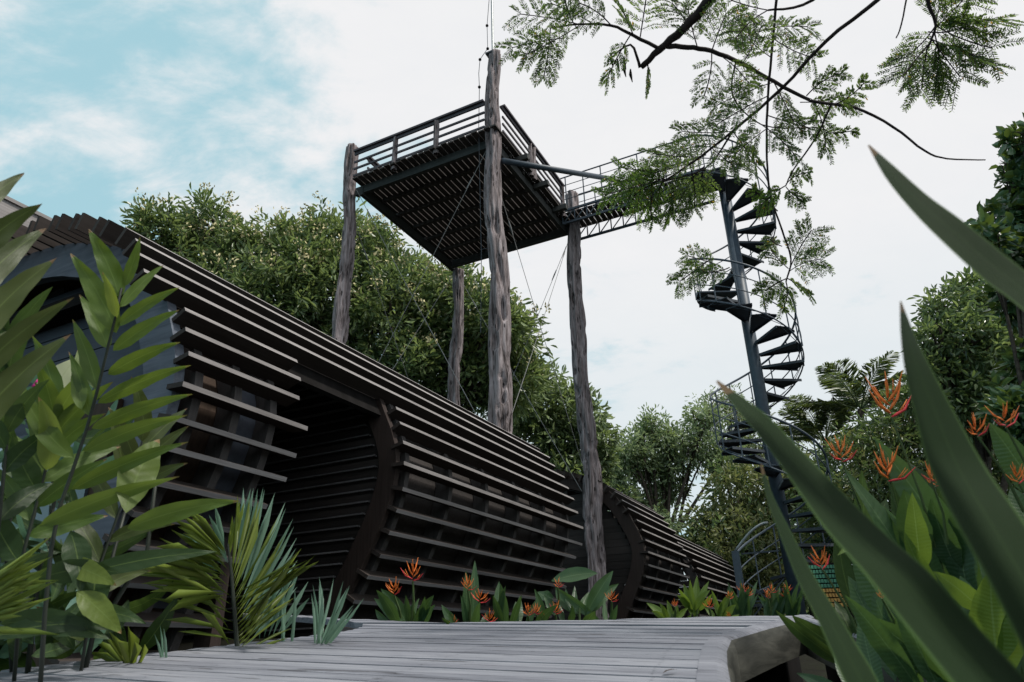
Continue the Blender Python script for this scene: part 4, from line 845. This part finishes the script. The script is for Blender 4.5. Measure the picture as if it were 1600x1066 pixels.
pb.build('pods', M['void'], ft)

# ------------------------------------------------------------------ plants
def stem_tube(mb, pts, D, r0, r1):
    ps = [atd(p[0], p[1], D if len(p) < 3 else p[2]) for p in pts]; n = len(ps); mb.tube(ps, [r0+(r1-r0)*i/(n-1) for i in range(n)], 8)
def ground_under(p): return (p[0], p[1], ground_z(p[0], p[1]))
# --- ginger with the tall stem in the middle left
DG = 2.1
gA = thing('ginger_plant', ground_under(atd(76, 1000, DG)), 'tall ginger plant with long leaves in two ranks, tip before the pale cabin arch', 'plant', 'ginger plants')
mb = MB(); stem_tube(mb, [(60, 1120, DG+.1), (70, 960), (80, 858), (93, 793), (112, 740), (135, 672), (152, 611), (166, 553), (180, 497), (190, 450)], DG, 0.0055, 0.003); mb.build('stem', M['stem_dark'], gA, True)
lb = LB(); lb2 = LB(); lb3 = LB()
for (a, b, w, be, da) in [((188, 480), (256, 414), 24, 6, .05), ((183, 510), (281, 449), 28, 8, -.05), ((177, 548), (281, 484), 32, 8, -.05), ((169, 585), (281, 535), 33, 8, -.1), ((153, 630), (298, 571), 34, 10, -.1), ((143, 670), (301, 616), 34, 10, -.1), ((132, 706), (293, 649), 36, 12, -.12), ((112, 765), (294, 691), 36, 10, -.12), ((62, 822), (280, 745), 40, 12, -.12), ((199, 826), (374, 783), 44, 14, -.05),
    ((194, 448), (219, 370), 24, -3, 0), ((187, 465), (138, 358), 44, -8, .05), ((182, 520), (110, 396), 48, -10, .1), ((169, 545), (124, 461), 36, -6, .1), ((152, 610), (113, 499), 34, -6, .1), ((140, 650), (108, 550), 30, -5, .1), ((115, 715), (30, 590), 40, 22, .05), ((128, 640), (122, 545), 30, 4, .12)]:
    lb.lpx(a, b, DG, DG+da, w*0.70, be, roll=random.uniform(-.35, .25), fold=0.22, wave=0.05, shape=0.6, peak=0.3, n=18)
lb.build('leaf_blades', M['ginger'], gA)
lb.__init__(); lb.lpx((182, 498), (160, 425), DG, DG-.05, 20, -8, roll=.5, fold=.5); lb.lpx((72, 735), (60, 620), DG+.1, DG, 36, -20, fold=0.5); lb.lpx((197, 802), (249, 686), DG-.1, DG, 52, 14, roll=0.1, fold=.1, peak=.5, twist=.2); lb.build('young_leaves', M['yellowgreen'], gA)
def ranks(pts, D, root, n, l0, w, mat_, seed):
    r_ = random.Random(seed); mb = MB(); stem_tube(mb, pts, D, .005, .003); mb.build('stem', M['stem_dark'], root, True); lb = LB(); P_ = [np.array(p, float) for p in pts]; seg = len(P_)-1
    for i in range(n):
        t = 0.12+0.88*i/(n-1); k = min(int(t*seg), seg-1); f = t*seg-k; p = P_[k]*(1-f)+P_[k+1]*f; d = nrm(P_[k+1]-P_[k]); base = math.atan2(d[0], -d[1]); s_ = 1 if i % 2 else -1
        an = base+s_*R(62-34*t+r_.uniform(-9, 9)); l = l0*r_.uniform(.85, 1.15); q = (p[0]+l*math.sin(an), p[1]-l*math.cos(an)); lb.lpx(tuple(p), q, D, D+r_.uniform(-.15, .15), w*r_.uniform(.85, 1.15), s_*r_.uniform(4, 16), roll=r_.uniform(-.4, .4), fold=.2, wave=.05, shape=.6, peak=.32)
    lb.build('leaf_blades', M[mat_], root)
for i_, (pts, D, n, l0, w, mt_, lab) in enumerate([
    ([(20, 1090), (38, 858), (62, 770), (80, 700), (92, 640)], 2.35, 15, 120, 24, 'ginger', 'ginger plant behind the tall one, its leaves crossing the lower left of the cabin front'),
    ([(120, 1090), (150, 900), (186, 800), (208, 740), (222, 690)], 2.5, 11, 105, 22, 'ginger_olive', 'shorter ginger plant whose stem leans right toward the small palm'),
    ([(-30, 1080), (-5, 850), (10, 700), (14, 600), (12, 520)], 2.2, 15, 120, 26, 'ginger_dark', 'dark ginger plant rising at the left edge behind the brown-tipped leaves')]):
    g_ = thing('ginger_plant', ground_under(atd(pts[0][0], 1050, D)), lab, 'plant', 'ginger plants'); ranks(pts, D, g_, n, l0, w, mt_, 21+i_)
# --- the plant reaching in from the left edge
D2 = 1.5
gB = thing('ginger_plant', ground_under(atd(-120, 1000, D2)), 'nearer ginger plant reaching in from the left edge with large brown-tipped leaves', 'plant', 'ginger plants')
mb = MB(); stem_tube(mb, [(-150, 1150, D2+.1), (-110, 900), (-90, 700), (-80, 500), (-70, 330)], D2, 0.010, 0.005); mb.build('stem', M['stem_dark'], gB, True)
lb = LB()
for (a, b, w, be, da) in [((-75, 370), (38, 271), 40, 10, .1), ((-80, 440), (66, 318), 50, 16, .05), ((-80, 505), (71, 357), 54, 18, .15), ((-85, 590), (89, 403), 60, 22, .05), ((-85, 610), (70, 500), 44, 12, .2), ((-90, 650), (116, 465), 48, 26, .0), ((-95, 740), (112, 522), 62, 26, .02), ((-80, 420), (20, 340), 46, 10, .25), ((-95, 760), (40, 600), 46, 20, .2)]:
    lb.lpx(a, b, D2, D2+da, w*0.68, be, roll=random.uniform(-.3, .3), fold=0.18, wave=0.06, shape=0.6, peak=0.4, n=20)
lb.build('leaf_blades', M['ginger_olive'], gB)
# --- shaded tangle below
gC = thing('shade_plant', ground_under(atd(30, 1040, 2.6)), 'tangle of shaded teal and dark green leaves low at the left', 'plant')
lb = LB(); lt = LB(); rr_ = random.Random(4)
for k in range(70):
    x0 = rr_.uniform(-60, 140); y0 = rr_.uniform(680, 1040); an = R(rr_.uniform(-80, 80)); l = rr_.uniform(70, 150)
    q = ((x0, y0), (x0+l*math.sin(an), y0-l*math.cos(an)*0.9), 2.5+rr_.uniform(-.2, .5), 2.5+rr_.uniform(-.2, .5), rr_.uniform(15, 26), rr_.uniform(-16, 16))
    (lt if k % 3 == 0 else lb).lpx(*q, roll=rr_.uniform(-.8, .8), fold=0.2, wave=0.05)
for k in range(34):
    x0 = rr_.uniform(-60, 230); y0 = rr_.uniform(930, 1060); an = R(rr_.uniform(-75, 75)); l = rr_.uniform(50, 110)
    lb.lpx((x0, y0), (x0+l*math.sin(an), y0-l*math.cos(an)), 3.1+rr_.uniform(-.2, .2), 3.0, rr_.uniform(20, 36), rr_.uniform(-16, 16), roll=rr_.uniform(-.9, .9), wave=.05)
for (a, b, w, be) in [((60, 905), (185, 895), 46, 16), ((0, 975), (172, 1000), 50, 22), ((-20, 1000), (190, 985), 36, 26), ((120, 960), (228, 975), 34, 16), ((120, 900), (340, 862), 38, 12), ((150, 880), (135, 985), 56, 5), ((60, 770), (20, 680), 46, 8), ((30, 880), (-20, 780), 50, 8), ((110, 830), (125, 930), 50, 8)]:
    lb.lpx(a, b, 2.3, 2.25, w*0.72, be, roll=rr_.uniform(-.3, .3), fold=0.15, wave=.05)
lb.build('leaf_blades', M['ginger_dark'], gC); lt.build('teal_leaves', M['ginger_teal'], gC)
lb = LB(); lb.lpx((70, 640), (118, 560), 2.7, 2.6, 46, 6, roll=.2); lb.build('pale_leaf', M['pale'], gC)
lb = LB(); lb.lpx((120, 925), (190, 990), 2.25, 2.2, 34, 6); lb.lpx((100, 880), (182, 915), 2.3, 2.2, 30, 6); lb.build('yellow_leaves', M['yellowgreen'], gC)
mb = MB()
for q in (((40, 1080), (60, 900), (90, 760)), ((130, 1060), (160, 930), (195, 800)), ((20, 1050), (10, 850), (30, 700)), ((150, 990), (230, 860), (250, 700))): stem_tube(mb, q, 2.6, 0.008, 0.005)
mb.build('stem', M['stem_dark'], gC, True)
fl = MB()
for x, y in ((60, 602), (56, 607), (65, 605), (95, 648), (103, 652)): c = atd(x, y, 2.9); fl.tube([c, c+Uv*.008, c+Uv*.02], [.004, .014, .004], 6)
tf = thing('flowering_shrub', ground_under(atd(70, 1000, 3.1)), 'small shrub with magenta blooms half hidden among the left leaves', 'plant'); fl.build('petals', M['magenta'], tf, True)
lb = LB()
for k in range(26):
    x0, y0 = rr_.uniform(30, 130), rr_.uniform(600, 720); an = R(rr_.uniform(-90, 90)); lb.lpx((x0, y0), (x0+30*math.sin(an), y0-30*math.cos(an)), 3.0, 2.95, 12, 3, roll=rr_.uniform(-1, 1), n=6)
lb.build('leaf_blades', M['ginger_teal'], tf); mb = MB(); stem_tube(mb, [(70, 1000), (80, 800), (90, 640)], 3.05, .01, .005); mb.build('stem', M['stem_dark'], tf)
# grassy palm leaves low at the left edge
gD = thing('palm_plant', ground_under(atd(-60, 1060, 1.8)), 'low yellow-green palm fronds poking in at the left edge above the boardwalk', 'plant')
pos, dirs, ll = [], [], []
for k in range(24):
    y0 = 890+rr_.uniform(0, 60); a = atd(-70, y0+40, 1.8); b = atd(rr_.uniform(30, 105), y0-rr_.uniform(-40, 60)+((k % 5)-2)*6, 1.75); pos.append(a); dirs.append(b-a); ll.append(np.linalg.norm(b-a))
leaf_cloud('frond', M['palmlet'], np.array(pos), np.array(dirs), np.array(ll), 0.014, gD, droop=0.10, roll=np.tile(Fv, (len(pos), 1)))
mb = MB(); mb.tube([np.array(gD.location), atd(-80, 930, 1.8)], [.02, .012], 8); mb.build('stem', M['stem'], gD)

# --- small fan of palm leaves in the planting hole
def frond(posl, a, b, n, l0, l1, angs, D, sd=0.0, tipang=None, jitter=4):
    """leaflets along a->b (pixels); angs: (base,tip) angle from the axis; appended as (pos, dir, len)"""
    for i in range(n):
        t = i/(n-1); x = a[0]+(b[0]-a[0])*t; y = a[1]+(b[1]-a[1])*t; ax = math.atan2(b[0]-a[0], -(b[1]-a[1])); an = ax+R(angs[0]+(angs[1]-angs[0])*t+rr_.uniform(-jitter, jitter)); l = l0+(l1-l0)*t
        l *= 0.8+0.4*math.sin(math.pi*t); p = atd(x, y, D); q = atd(x+l*math.sin(an), y-l*math.cos(an), D+sd+rr_.uniform(-.1, .1)); posl.append((p, q-p, np.linalg.norm(q-p)))
DP = 3.1
fp = thing('palm_plant', ground_under(atd(372, 1040, DP)), 'small palm with upright feather leaves growing through the gap at the boardwalk edge', 'plant')
A_, B_, C2 = [], [], []
frond(A_, (372, 1030), (362, 880), 24, 105, 122, (62, 12), DP, .1, jitter=7); frond(A_, (368, 1000), (356, 890), 9, 120, 130, (-70, -34), DP, -.1)
frond(A_, (352, 880), (352, 860), 10, 80, 95, (-62, -30), DP, -.1); frond(A_, (352, 930), (345, 885), 12, 118, 130, (-84, -50), DP, -.2); frond(A_, (372, 1020), (365, 930), 12, 130, 165, (34, 66), DP, -.3); frond(A_, (360, 1010), (350, 900), 5, 100, 90, (-25, -40), DP, -.1)
frond(B_, (385, 1010), (372, 860), 17, 150, 120, (44, 12), DP+.15, .1, jitter=2); frond(B_, (356, 880), (348, 850), 4, 62, 66, (-8, 6), DP+.1); frond(B_, (350, 895), (345, 870), 3, 60, 70, (-50, -35), DP, 0); frond(B_, (405, 1000), (440, 990), 6, 110, 90, (-70, -40), DP+.2)
frond(C2, (358, 870), (362, 845), 6, 55, 70, (-4, 8), DP+.05)
for lst, mt_, nm, w_ in ((A_, 'palmlet', 'green_frond', 0.0075), (B_, 'glaucous', 'pale_frond', 0.021), (C2, 'palmlet', 'centre_spear', 0.018)):
    leaf_cloud(nm, M[mt_], np.array([q[0] for q in lst]), np.array([q[1] for q in lst]), np.array([q[2] for q in lst]), w_, fp, droop=(0.16 if nm == 'green_frond' else 0.06), fold=0.2, roll=np.tile(Fv, (len(lst), 1))+RNG.normal(size=(len(lst), 3))*0.15)
mb = MB(); stem_tube(mb, [(385, 1080), (372, 1030), (362, 900), (356, 850)], DP, .012, .004); mb.build('stem', M['stem_dark'], fp)
def tuft(x, y, spread, n, hpx, D, mat, label, name='palm_plant', w=0.022, cat='plant', group=None, lean=0, dr=0.06):
    root = thing(name, ground_under(atd(x, y+30, D)), label, cat, group); lst = []
    for i in range(n):
        an = R(lean+spread*(i/(n-1)-0.5)*2+rr_.uniform(-4, 4)); l = hpx*rr_.uniform(.75, 1.1); p = atd(x+rr_.uniform(-8, 8), y+24, D); q = atd(x+l*math.sin(an), y-l*math.cos(an), D+rr_.uniform(-.2, .2)); lst.append((p, q-p, np.linalg.norm(q-p)))
    leaf_cloud('leaf_blades', M[mat], np.array([q[0] for q in lst]), np.array([q[1] for q in lst]), np.array([q[2] for q in lst]), w, root, droop=dr, roll=np.tile(Fv, (len(lst), 1))+RNG.normal(size=(len(lst), 3))*0.2)
    mb = MB(); mb.tube([np.array(root.location), atd(x, y+24, D)], [.015, .01], 7); mb.build('stem', M['stem_dark'], root); return root
tuft(498, 1000, 30, 13, 95, 3.0, 'glaucous', 'fan of blue-green blades standing at the right end of the boardwalk gap', lean=20, w=.013)
tuft(445, 1010, 8, 3, 95, 3.2, 'glaucous', 'thin upright blue-green blades between the small palm and the fan', lean=2, w=.016)
tuft(205, 1030, 55, 9, 60, 2.7, 'palmlet', 'small arching grassy tuft low beside the shaded leaves at left', lean=-10, w=.008, dr=.2)
tuft(253, 1030, 8, 3, 55, 2.8, 'glaucous', 'few short pale blades left of the small palm', lean=-4, w=.009)

# --- heliconias
def flower(root, p, sz, up=None, name='flower', n=6, seed=0, redn=2):
    r_ = random.Random(seed); up = nrm(Uv if up is None else up); side = nrm(np.cross(up, Fv)); o = MB()
    for i in range(n):
        s_ = 1 if i % 2 else -1; an = R(68-58*i/(n-1)+r_.uniform(-12, 12)); l = sz*(1.0-0.25*i/n)*r_.uniform(.8, 1.15); b0_ = p+up*sz*0.10*i
        d = nrm(up*math.cos(an)+side*s_*math.sin(an)-Fv*r_.uniform(-.5, .6)); mid = b0_+d*l*0.5-up*l*0.05; e = b0_+d*l*0.85+up*l*0.20
        mi = 1 if i < redn else 0
        o.tube([b0_, b0_*0.6+mid*0.4, mid, mid*0.4+e*0.6, e], [sz*.022, sz*.042, sz*.036, sz*.020, sz*.003], 6, mi=mi)
        for q in range(2):                    # slim florets from the bract
            d2 = nrm(d+up*0.7+side*r_.uniform(-.5, .5)); z_ = b0_*0.5+mid*0.5; o.tube([z_, z_+d2*l*.25, z_+d2*l*.45+up*l*.05], [sz*.018, sz*.015, sz*.003], 5, mi=0)
    return o.build(name, [M['orange'], M['red']], root, True)
def heli(x, y, D, leaves, flowers, label, mat='helileaf', group='heliconia plants', w=26, extra=None, base=None):
    root = thing('heliconia_plant', ground_under(atd(x, 1000, D)), label, 'plant', group); lb = LB(); st_ = MB()
    for q in leaves:
        a, b, ww = q[0], q[1], q[2]; be = q[3] if len(q) > 3 else random.uniform(-6, 6); lb.lpx(a, b, D, D+random.uniform(-.15, .15), ww, be, roll=random.uniform(-.6, .6) if len(q) < 5 else q[4], fold=0.25, n=12, peak=.5)
    lb.build('leaf_blades', M[mat], root)
    for k, f in enumerate(flowers):
        fx, fy, s_ = f[:3]; sx, sy = f[3:5] if len(f) > 4 else (x, y+30); p = atd(fx, fy, D-.05); q = atd(sx, sy, D); st_.tube([q, (p+q)/2+Rv*0.01, p], [D*.0022, D*.0016, D*.0012], 6)
        flower(root, p, s_*(0.72 if D > 3 else 0.78)*D/FPX, up=nrm(p-q)*0.7+Uv*0.5, seed=int(fx), redn=1+k % 2)
    g_ = np.array(ground_under(atd(x, 1000, D))); st_.tube([g_, atd(x, y, D)], [.012, .008], 6); st_.build('stem', M['stem'], root)
    return root
heli(635, 965, 5.2, [((625, 985), (588, 922), 20, -8), ((628, 985), (584, 935), 16, -8), ((640, 985), (595, 920), 22, -8), ((637, 985), (634, 930), 12), ((645, 985), (638, 960), 10), ((650, 985), (678, 930), 18, 6), ((645, 985), (643, 945), 14), ((655, 985), (664, 932), 12), ((660, 985), (680, 945), 14), ((615, 985), (586, 952), 12), ((640, 985), (655, 935), 10)], [(616, 930, 30, 628, 978), (645, 908, 36, 643, 975)], 'heliconia with two tall spidery orange flowers at the foot of the doorway arch')
heli(740, 965, 5.0, [((728, 990), (728, 892), 17, -2), ((737, 990), (742, 876), 17, -2, .2), ((725, 990), (690, 945), 16, 5), ((742, 990), (750, 940), 14, 3), ((720, 990), (700, 955), 12), ((730, 990), (720, 930), 10), ((745, 990), (762, 955), 12), ((715, 985), (690, 965), 8)], [(731, 922, 24, 734, 970), (749, 942, 26, 742, 985), (709, 974, 15, 715, 990), (764, 972, 22, 762, 990)], 'heliconia with the tallest upright leaves and short orange flowers in front of the slatted wall')
heli(800, 965, 5.2, [((782, 990), (780, 908), 18, 4), ((790, 990), (782, 912), 16, -2, .1), ((775, 990), (790, 915), 12), ((800, 990), (812, 932), 18, -5), ((812, 990), (806, 940), 12), ((822, 990), (840, 935), 14, 5), ((830, 990), (872, 945), 16, 8), ((795, 990), (815, 930), 12), ((850, 985), (835, 920), 14), ((785, 990), (770, 930), 14)], [(825, 962, 20, 822, 985), (838, 960, 18, 838, 985), (851, 968, 14, 850, 985), (868, 960, 22, 866, 985), (872, 918, 16, 870, 960)], 'heliconia clump with low red and orange flowers right of the tallest-leaved one')
heli(905, 950, 5.4, [((862, 908), (934, 896), 26, 6, .5), ((915, 962), (958, 892), 24, 4), ((920, 965), (967, 912), 18, 10), ((905, 960), (868, 918), 16, 10), ((945, 980), (868, 918), 14, -2), ((900, 965), (884, 920), 12), ((905, 965), (898, 915), 10), ((912, 985), (930, 955), 22, 4), ((880, 980), (875, 945), 12), ((890, 980), (893, 945), 12), ((900, 960), (920, 925), 12), ((865, 935), (840, 925), 20, 4), ((870, 965), (850, 930), 16)], [], 'broad-leaved banana-like plant in front of the right tower pole', mat='helileaf', group=None)
heli(952, 970, 5.2, [((952, 985), (965, 945), 10), ((950, 985), (945, 935), 9)], [(956, 940, 20, 951, 975)], 'single small orange heliconia right of the banana-like plant')
heli(1090, 950, 8.0, [((1085, 965), (1089, 900), 13, -1, .2), ((1085, 965), (1078, 905), 10), ((1088, 965), (1108, 908), 12, 5), ((1080, 962), (1068, 912), 11, -3), ((1085, 955), (1110, 922), 12, 5), ((1080, 955), (1060, 920), 11, -4), ((1082, 958), (1058, 930), 12, -5), ((1092, 955), (1112, 928), 9)], [], 'bright yellow-green rosette plant standing highest in front of the far cabin', mat='helibright', group=None)
heli(1050, 960, 7.6, [((1045, 972), (1010, 942), 12, -4), ((1045, 972), (1018, 955), 10, -3), ((1048, 972), (1042, 938), 9), ((1055, 972), (1075, 950), 10, 4), ((1052, 972), (1058, 945), 9), ((1045, 972), (1030, 942), 9), ((1060, 975), (1080, 960), 9)], [(1054, 948, 12, 1054, 965)], 'low bright clump with one red flower left of the rosette plant', mat='helibright')
heli(1125, 960, 7.8, [((1122, 972), (1142, 926), 12, 4), ((1125, 972), (1112, 922), 10, -3), ((1128, 972), (1150, 945), 12, 4), ((1118, 972), (1100, 948), 9), ((1132, 972), (1155, 960), 9), ((1120, 972), (1128, 940), 8)], [(1108, 950, 16, 1110, 968), (1139, 936, 14, 1138, 965), (1138, 964, 10, 1138, 975)], 'heliconia clump with red flowers right of the rosette plant', mat='helibright')
for k, (x, lab) in enumerate(((1158, 'distant heliconia just left of the stair gate post'), (1205, 'distant heliconia seen through the gate bars'), (1235, 'distant heliconia between the gate and the stair column'))):
    heli(x, 955, 12.0, [((x+rr_.uniform(-12, 12), 975), (x+rr_.uniform(-26, 26), rr_.uniform(905, 940)), 9) for _ in range(16)], [(x+rr_.uniform(-12, 12), rr_.uniform(918, 935), 14, x, 965) for _ in range(2)], lab, mat='helileaf')

# --- heliconias on the right
heli(1440, 900, 2.5, [((1560, 980), (1366, 684), 52, -14, .2), ((1470, 960), (1320, 735), 40, -6), ((1500, 990), (1350, 770), 44, -10, .3), ((1440, 880), (1412, 765), 46, -4, .1), ((1480, 960), (1418, 815), 36, 0), ((1460, 1000), (1380, 790), 40, 6), ((1500, 900), (1455, 780), 40, 6), ((1520, 960), (1490, 790), 40, 4), ((1500, 1000), (1440, 850), 44, -8), ((1540, 1000), (1500, 860), 46, 0), ((1420, 1000), (1330, 850), 40, 8), ((1480, 1060), (1370, 880), 46, 8), ((1400, 1066), (1325, 900), 40, -6), ((1460, 1080), (1340, 960), 40, -8)],
     [(1393, 652, 68, 1475, 900), (1316, 722, 40, 1360, 860), (1388, 752, 52, 1420, 900), (1285, 890, 34, 1345, 1000), (1372, 690, 1, 1380, 700)][:4], 'tall heliconia with the largest orange flower raised on a long stalk at right', w=40)
heli(1560, 850, 2.3, [((1640, 800), (1545, 660), 42, -4, .1), ((1600, 1000), (1530, 800), 50, 6), ((1620, 960), (1560, 820), 46, 4), ((1640, 900), (1580, 760), 46, 0), ((1560, 1060), (1500, 900), 40, -6), ((1640, 1040), (1560, 900), 50, 6), ((1590, 1080), (1555, 870), 30, 2)],
     [(1528, 682, 34, 1600, 800), (1572, 668, 36, 1630, 800), (1592, 756, 30, 1640, 860), (1455, 752, 26, 1480, 850)], 'heliconia with several orange flowers at the right edge of the frame', w=40)
heli(1400, 1020, 2.0, [((1450, 1100), (1320, 930), 36, -8), ((1430, 1100), (1380, 940), 34, -4), ((1480, 1100), (1395, 915), 30, 6), ((1520, 1100), (1350, 960), 44, -10), ((1380, 1100), (1345, 960), 30, 6), ((1500, 1090), (1440, 975), 36, 0), ((1340, 1100), (1245, 1052), 20, -4), ((1450, 1080), (1365, 925), 44, 14, .6), ((1360, 1120), (1300, 1000), 36, 0)], [(1378, 935, 14, 1400, 1000)], 'low heliconia leaves beside the rounded boardwalk corner')
lb = LB(); hb = thing('heliconia_plant', ground_under(atd(1520, 1040, 1.9)), 'sunlit yellow-green heliconia leaves standing between the near dark blades', 'plant', 'heliconia plants')
for q in (((1560, 1040), (1547, 888), 56, 4), ((1540, 960), (1458, 893), 30, -6), ((1440, 900), (1425, 770), 34, 0), ((1475, 960), (1412, 830), 28, 4), ((1345, 840), (1308, 868), 10, 0), ((1570, 1060), (1600, 900), 30, 0), ((1575, 950), (1555, 850), 24, 0)): lb.lpx(q[0], q[1], 1.95, 1.9, q[2], q[3], roll=random.uniform(-.2, .2))
lb.build('leaf_blades', M['helibright'], hb); mb = MB(); stem_tube(mb, [(1570, 1200), (1560, 1000)], 1.95, .01, .006); mb.build('stem', M['stem'], hb)

tl_ = []
for k in range(60):
    x0 = rr_.uniform(1330, 1640); y0 = rr_.uniform(840, 1100); an = R(rr_.uniform(-60, 25)); l = rr_.uniform(90, 190); tl_.append(((x0, y0), (x0+l*math.sin(an), y0-l*math.cos(an)), rr_.uniform(22, 40), rr_.uniform(-14, 14)))
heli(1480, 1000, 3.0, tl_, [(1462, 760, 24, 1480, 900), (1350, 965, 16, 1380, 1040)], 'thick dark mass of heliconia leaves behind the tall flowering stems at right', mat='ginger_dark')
# --- big blades close to the lens
bp = thing('blade_leaf_plant', (0.62, 0.55, -1.0), 'out of focus plant with broad dark sword-like leaves crossing the right side', 'plant')
def blade(pts, name='leaf'):
    """pts: list of (upper px, lower px, distance) from tip to base; a solid, slightly folded leaf of real size"""
    lb = LB(); rows = []
    m_ = 26; n0 = len(pts)-1
    for i in range(m_+1):
        t = i/m_*n0; k = min(int(t), n0-1); f = t-k
        def cr(sel):
            g = lambda j: np.array(sel(pts[max(0, min(n0, j))]), float)
            a, b, c, d = g(k-1), g(k), g(k+1), g(k+2); return 0.5*((2*b)+(-a+c)*f+(2*a-5*b+4*c-d)*f*f+(-a+3*b-3*c+d)*f**3)
        u_ = cr(lambda q: q[0]); l_ = cr(lambda q: q[1]); d_ = float(cr(lambda q: (q[2],))[0])
        d_ *= 1.0; A = atd(u_[0], u_[1], d_*1.04); B = atd(l_[0], l_[1], d_*0.98); Mx = (A+B)/2 + nrm(A+B)*np.linalg.norm(A-B)*0.10
        for e in np.linspace(0, 1, 7):
            q = A*(1-e)**2+2*e*(1-e)*Mx+B*e*e; lb.v.append(tuple(q)); lb.uv.append((e, 1-i/m_))
    for i in range(m_):
        for k in range(6): q = i*7+k; lb.f.append((q, q+1, q+8, q+7)); lb.m.append(0)
    o = lb.build(name, M['blade'], bp); return o
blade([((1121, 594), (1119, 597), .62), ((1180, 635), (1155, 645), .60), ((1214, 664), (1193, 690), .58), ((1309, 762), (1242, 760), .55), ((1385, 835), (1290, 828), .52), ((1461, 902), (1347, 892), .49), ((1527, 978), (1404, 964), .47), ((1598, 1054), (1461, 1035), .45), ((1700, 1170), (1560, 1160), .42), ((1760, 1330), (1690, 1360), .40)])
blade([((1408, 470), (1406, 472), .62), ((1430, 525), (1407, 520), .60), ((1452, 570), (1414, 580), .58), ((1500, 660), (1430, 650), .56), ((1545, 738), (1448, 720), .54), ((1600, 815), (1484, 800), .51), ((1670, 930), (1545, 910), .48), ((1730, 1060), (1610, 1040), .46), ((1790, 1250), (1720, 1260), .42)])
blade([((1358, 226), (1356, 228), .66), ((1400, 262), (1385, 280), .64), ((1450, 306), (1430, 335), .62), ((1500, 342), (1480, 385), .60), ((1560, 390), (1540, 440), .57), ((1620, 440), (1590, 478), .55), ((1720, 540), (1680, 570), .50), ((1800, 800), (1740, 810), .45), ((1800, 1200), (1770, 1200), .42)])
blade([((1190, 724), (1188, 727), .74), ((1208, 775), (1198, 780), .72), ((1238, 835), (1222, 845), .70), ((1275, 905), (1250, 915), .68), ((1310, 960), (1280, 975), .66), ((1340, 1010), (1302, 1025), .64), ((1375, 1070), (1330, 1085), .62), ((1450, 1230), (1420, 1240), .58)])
mb = MB(); mb.tube([np.array([0.62, 0.55, -1.0]), np.array([0.60, 0.50, -0.75]), np.array([0.56, 0.42, -0.5])], [.03, .03, .02], 10); mb.build('stem', M['stem'], bp, True)
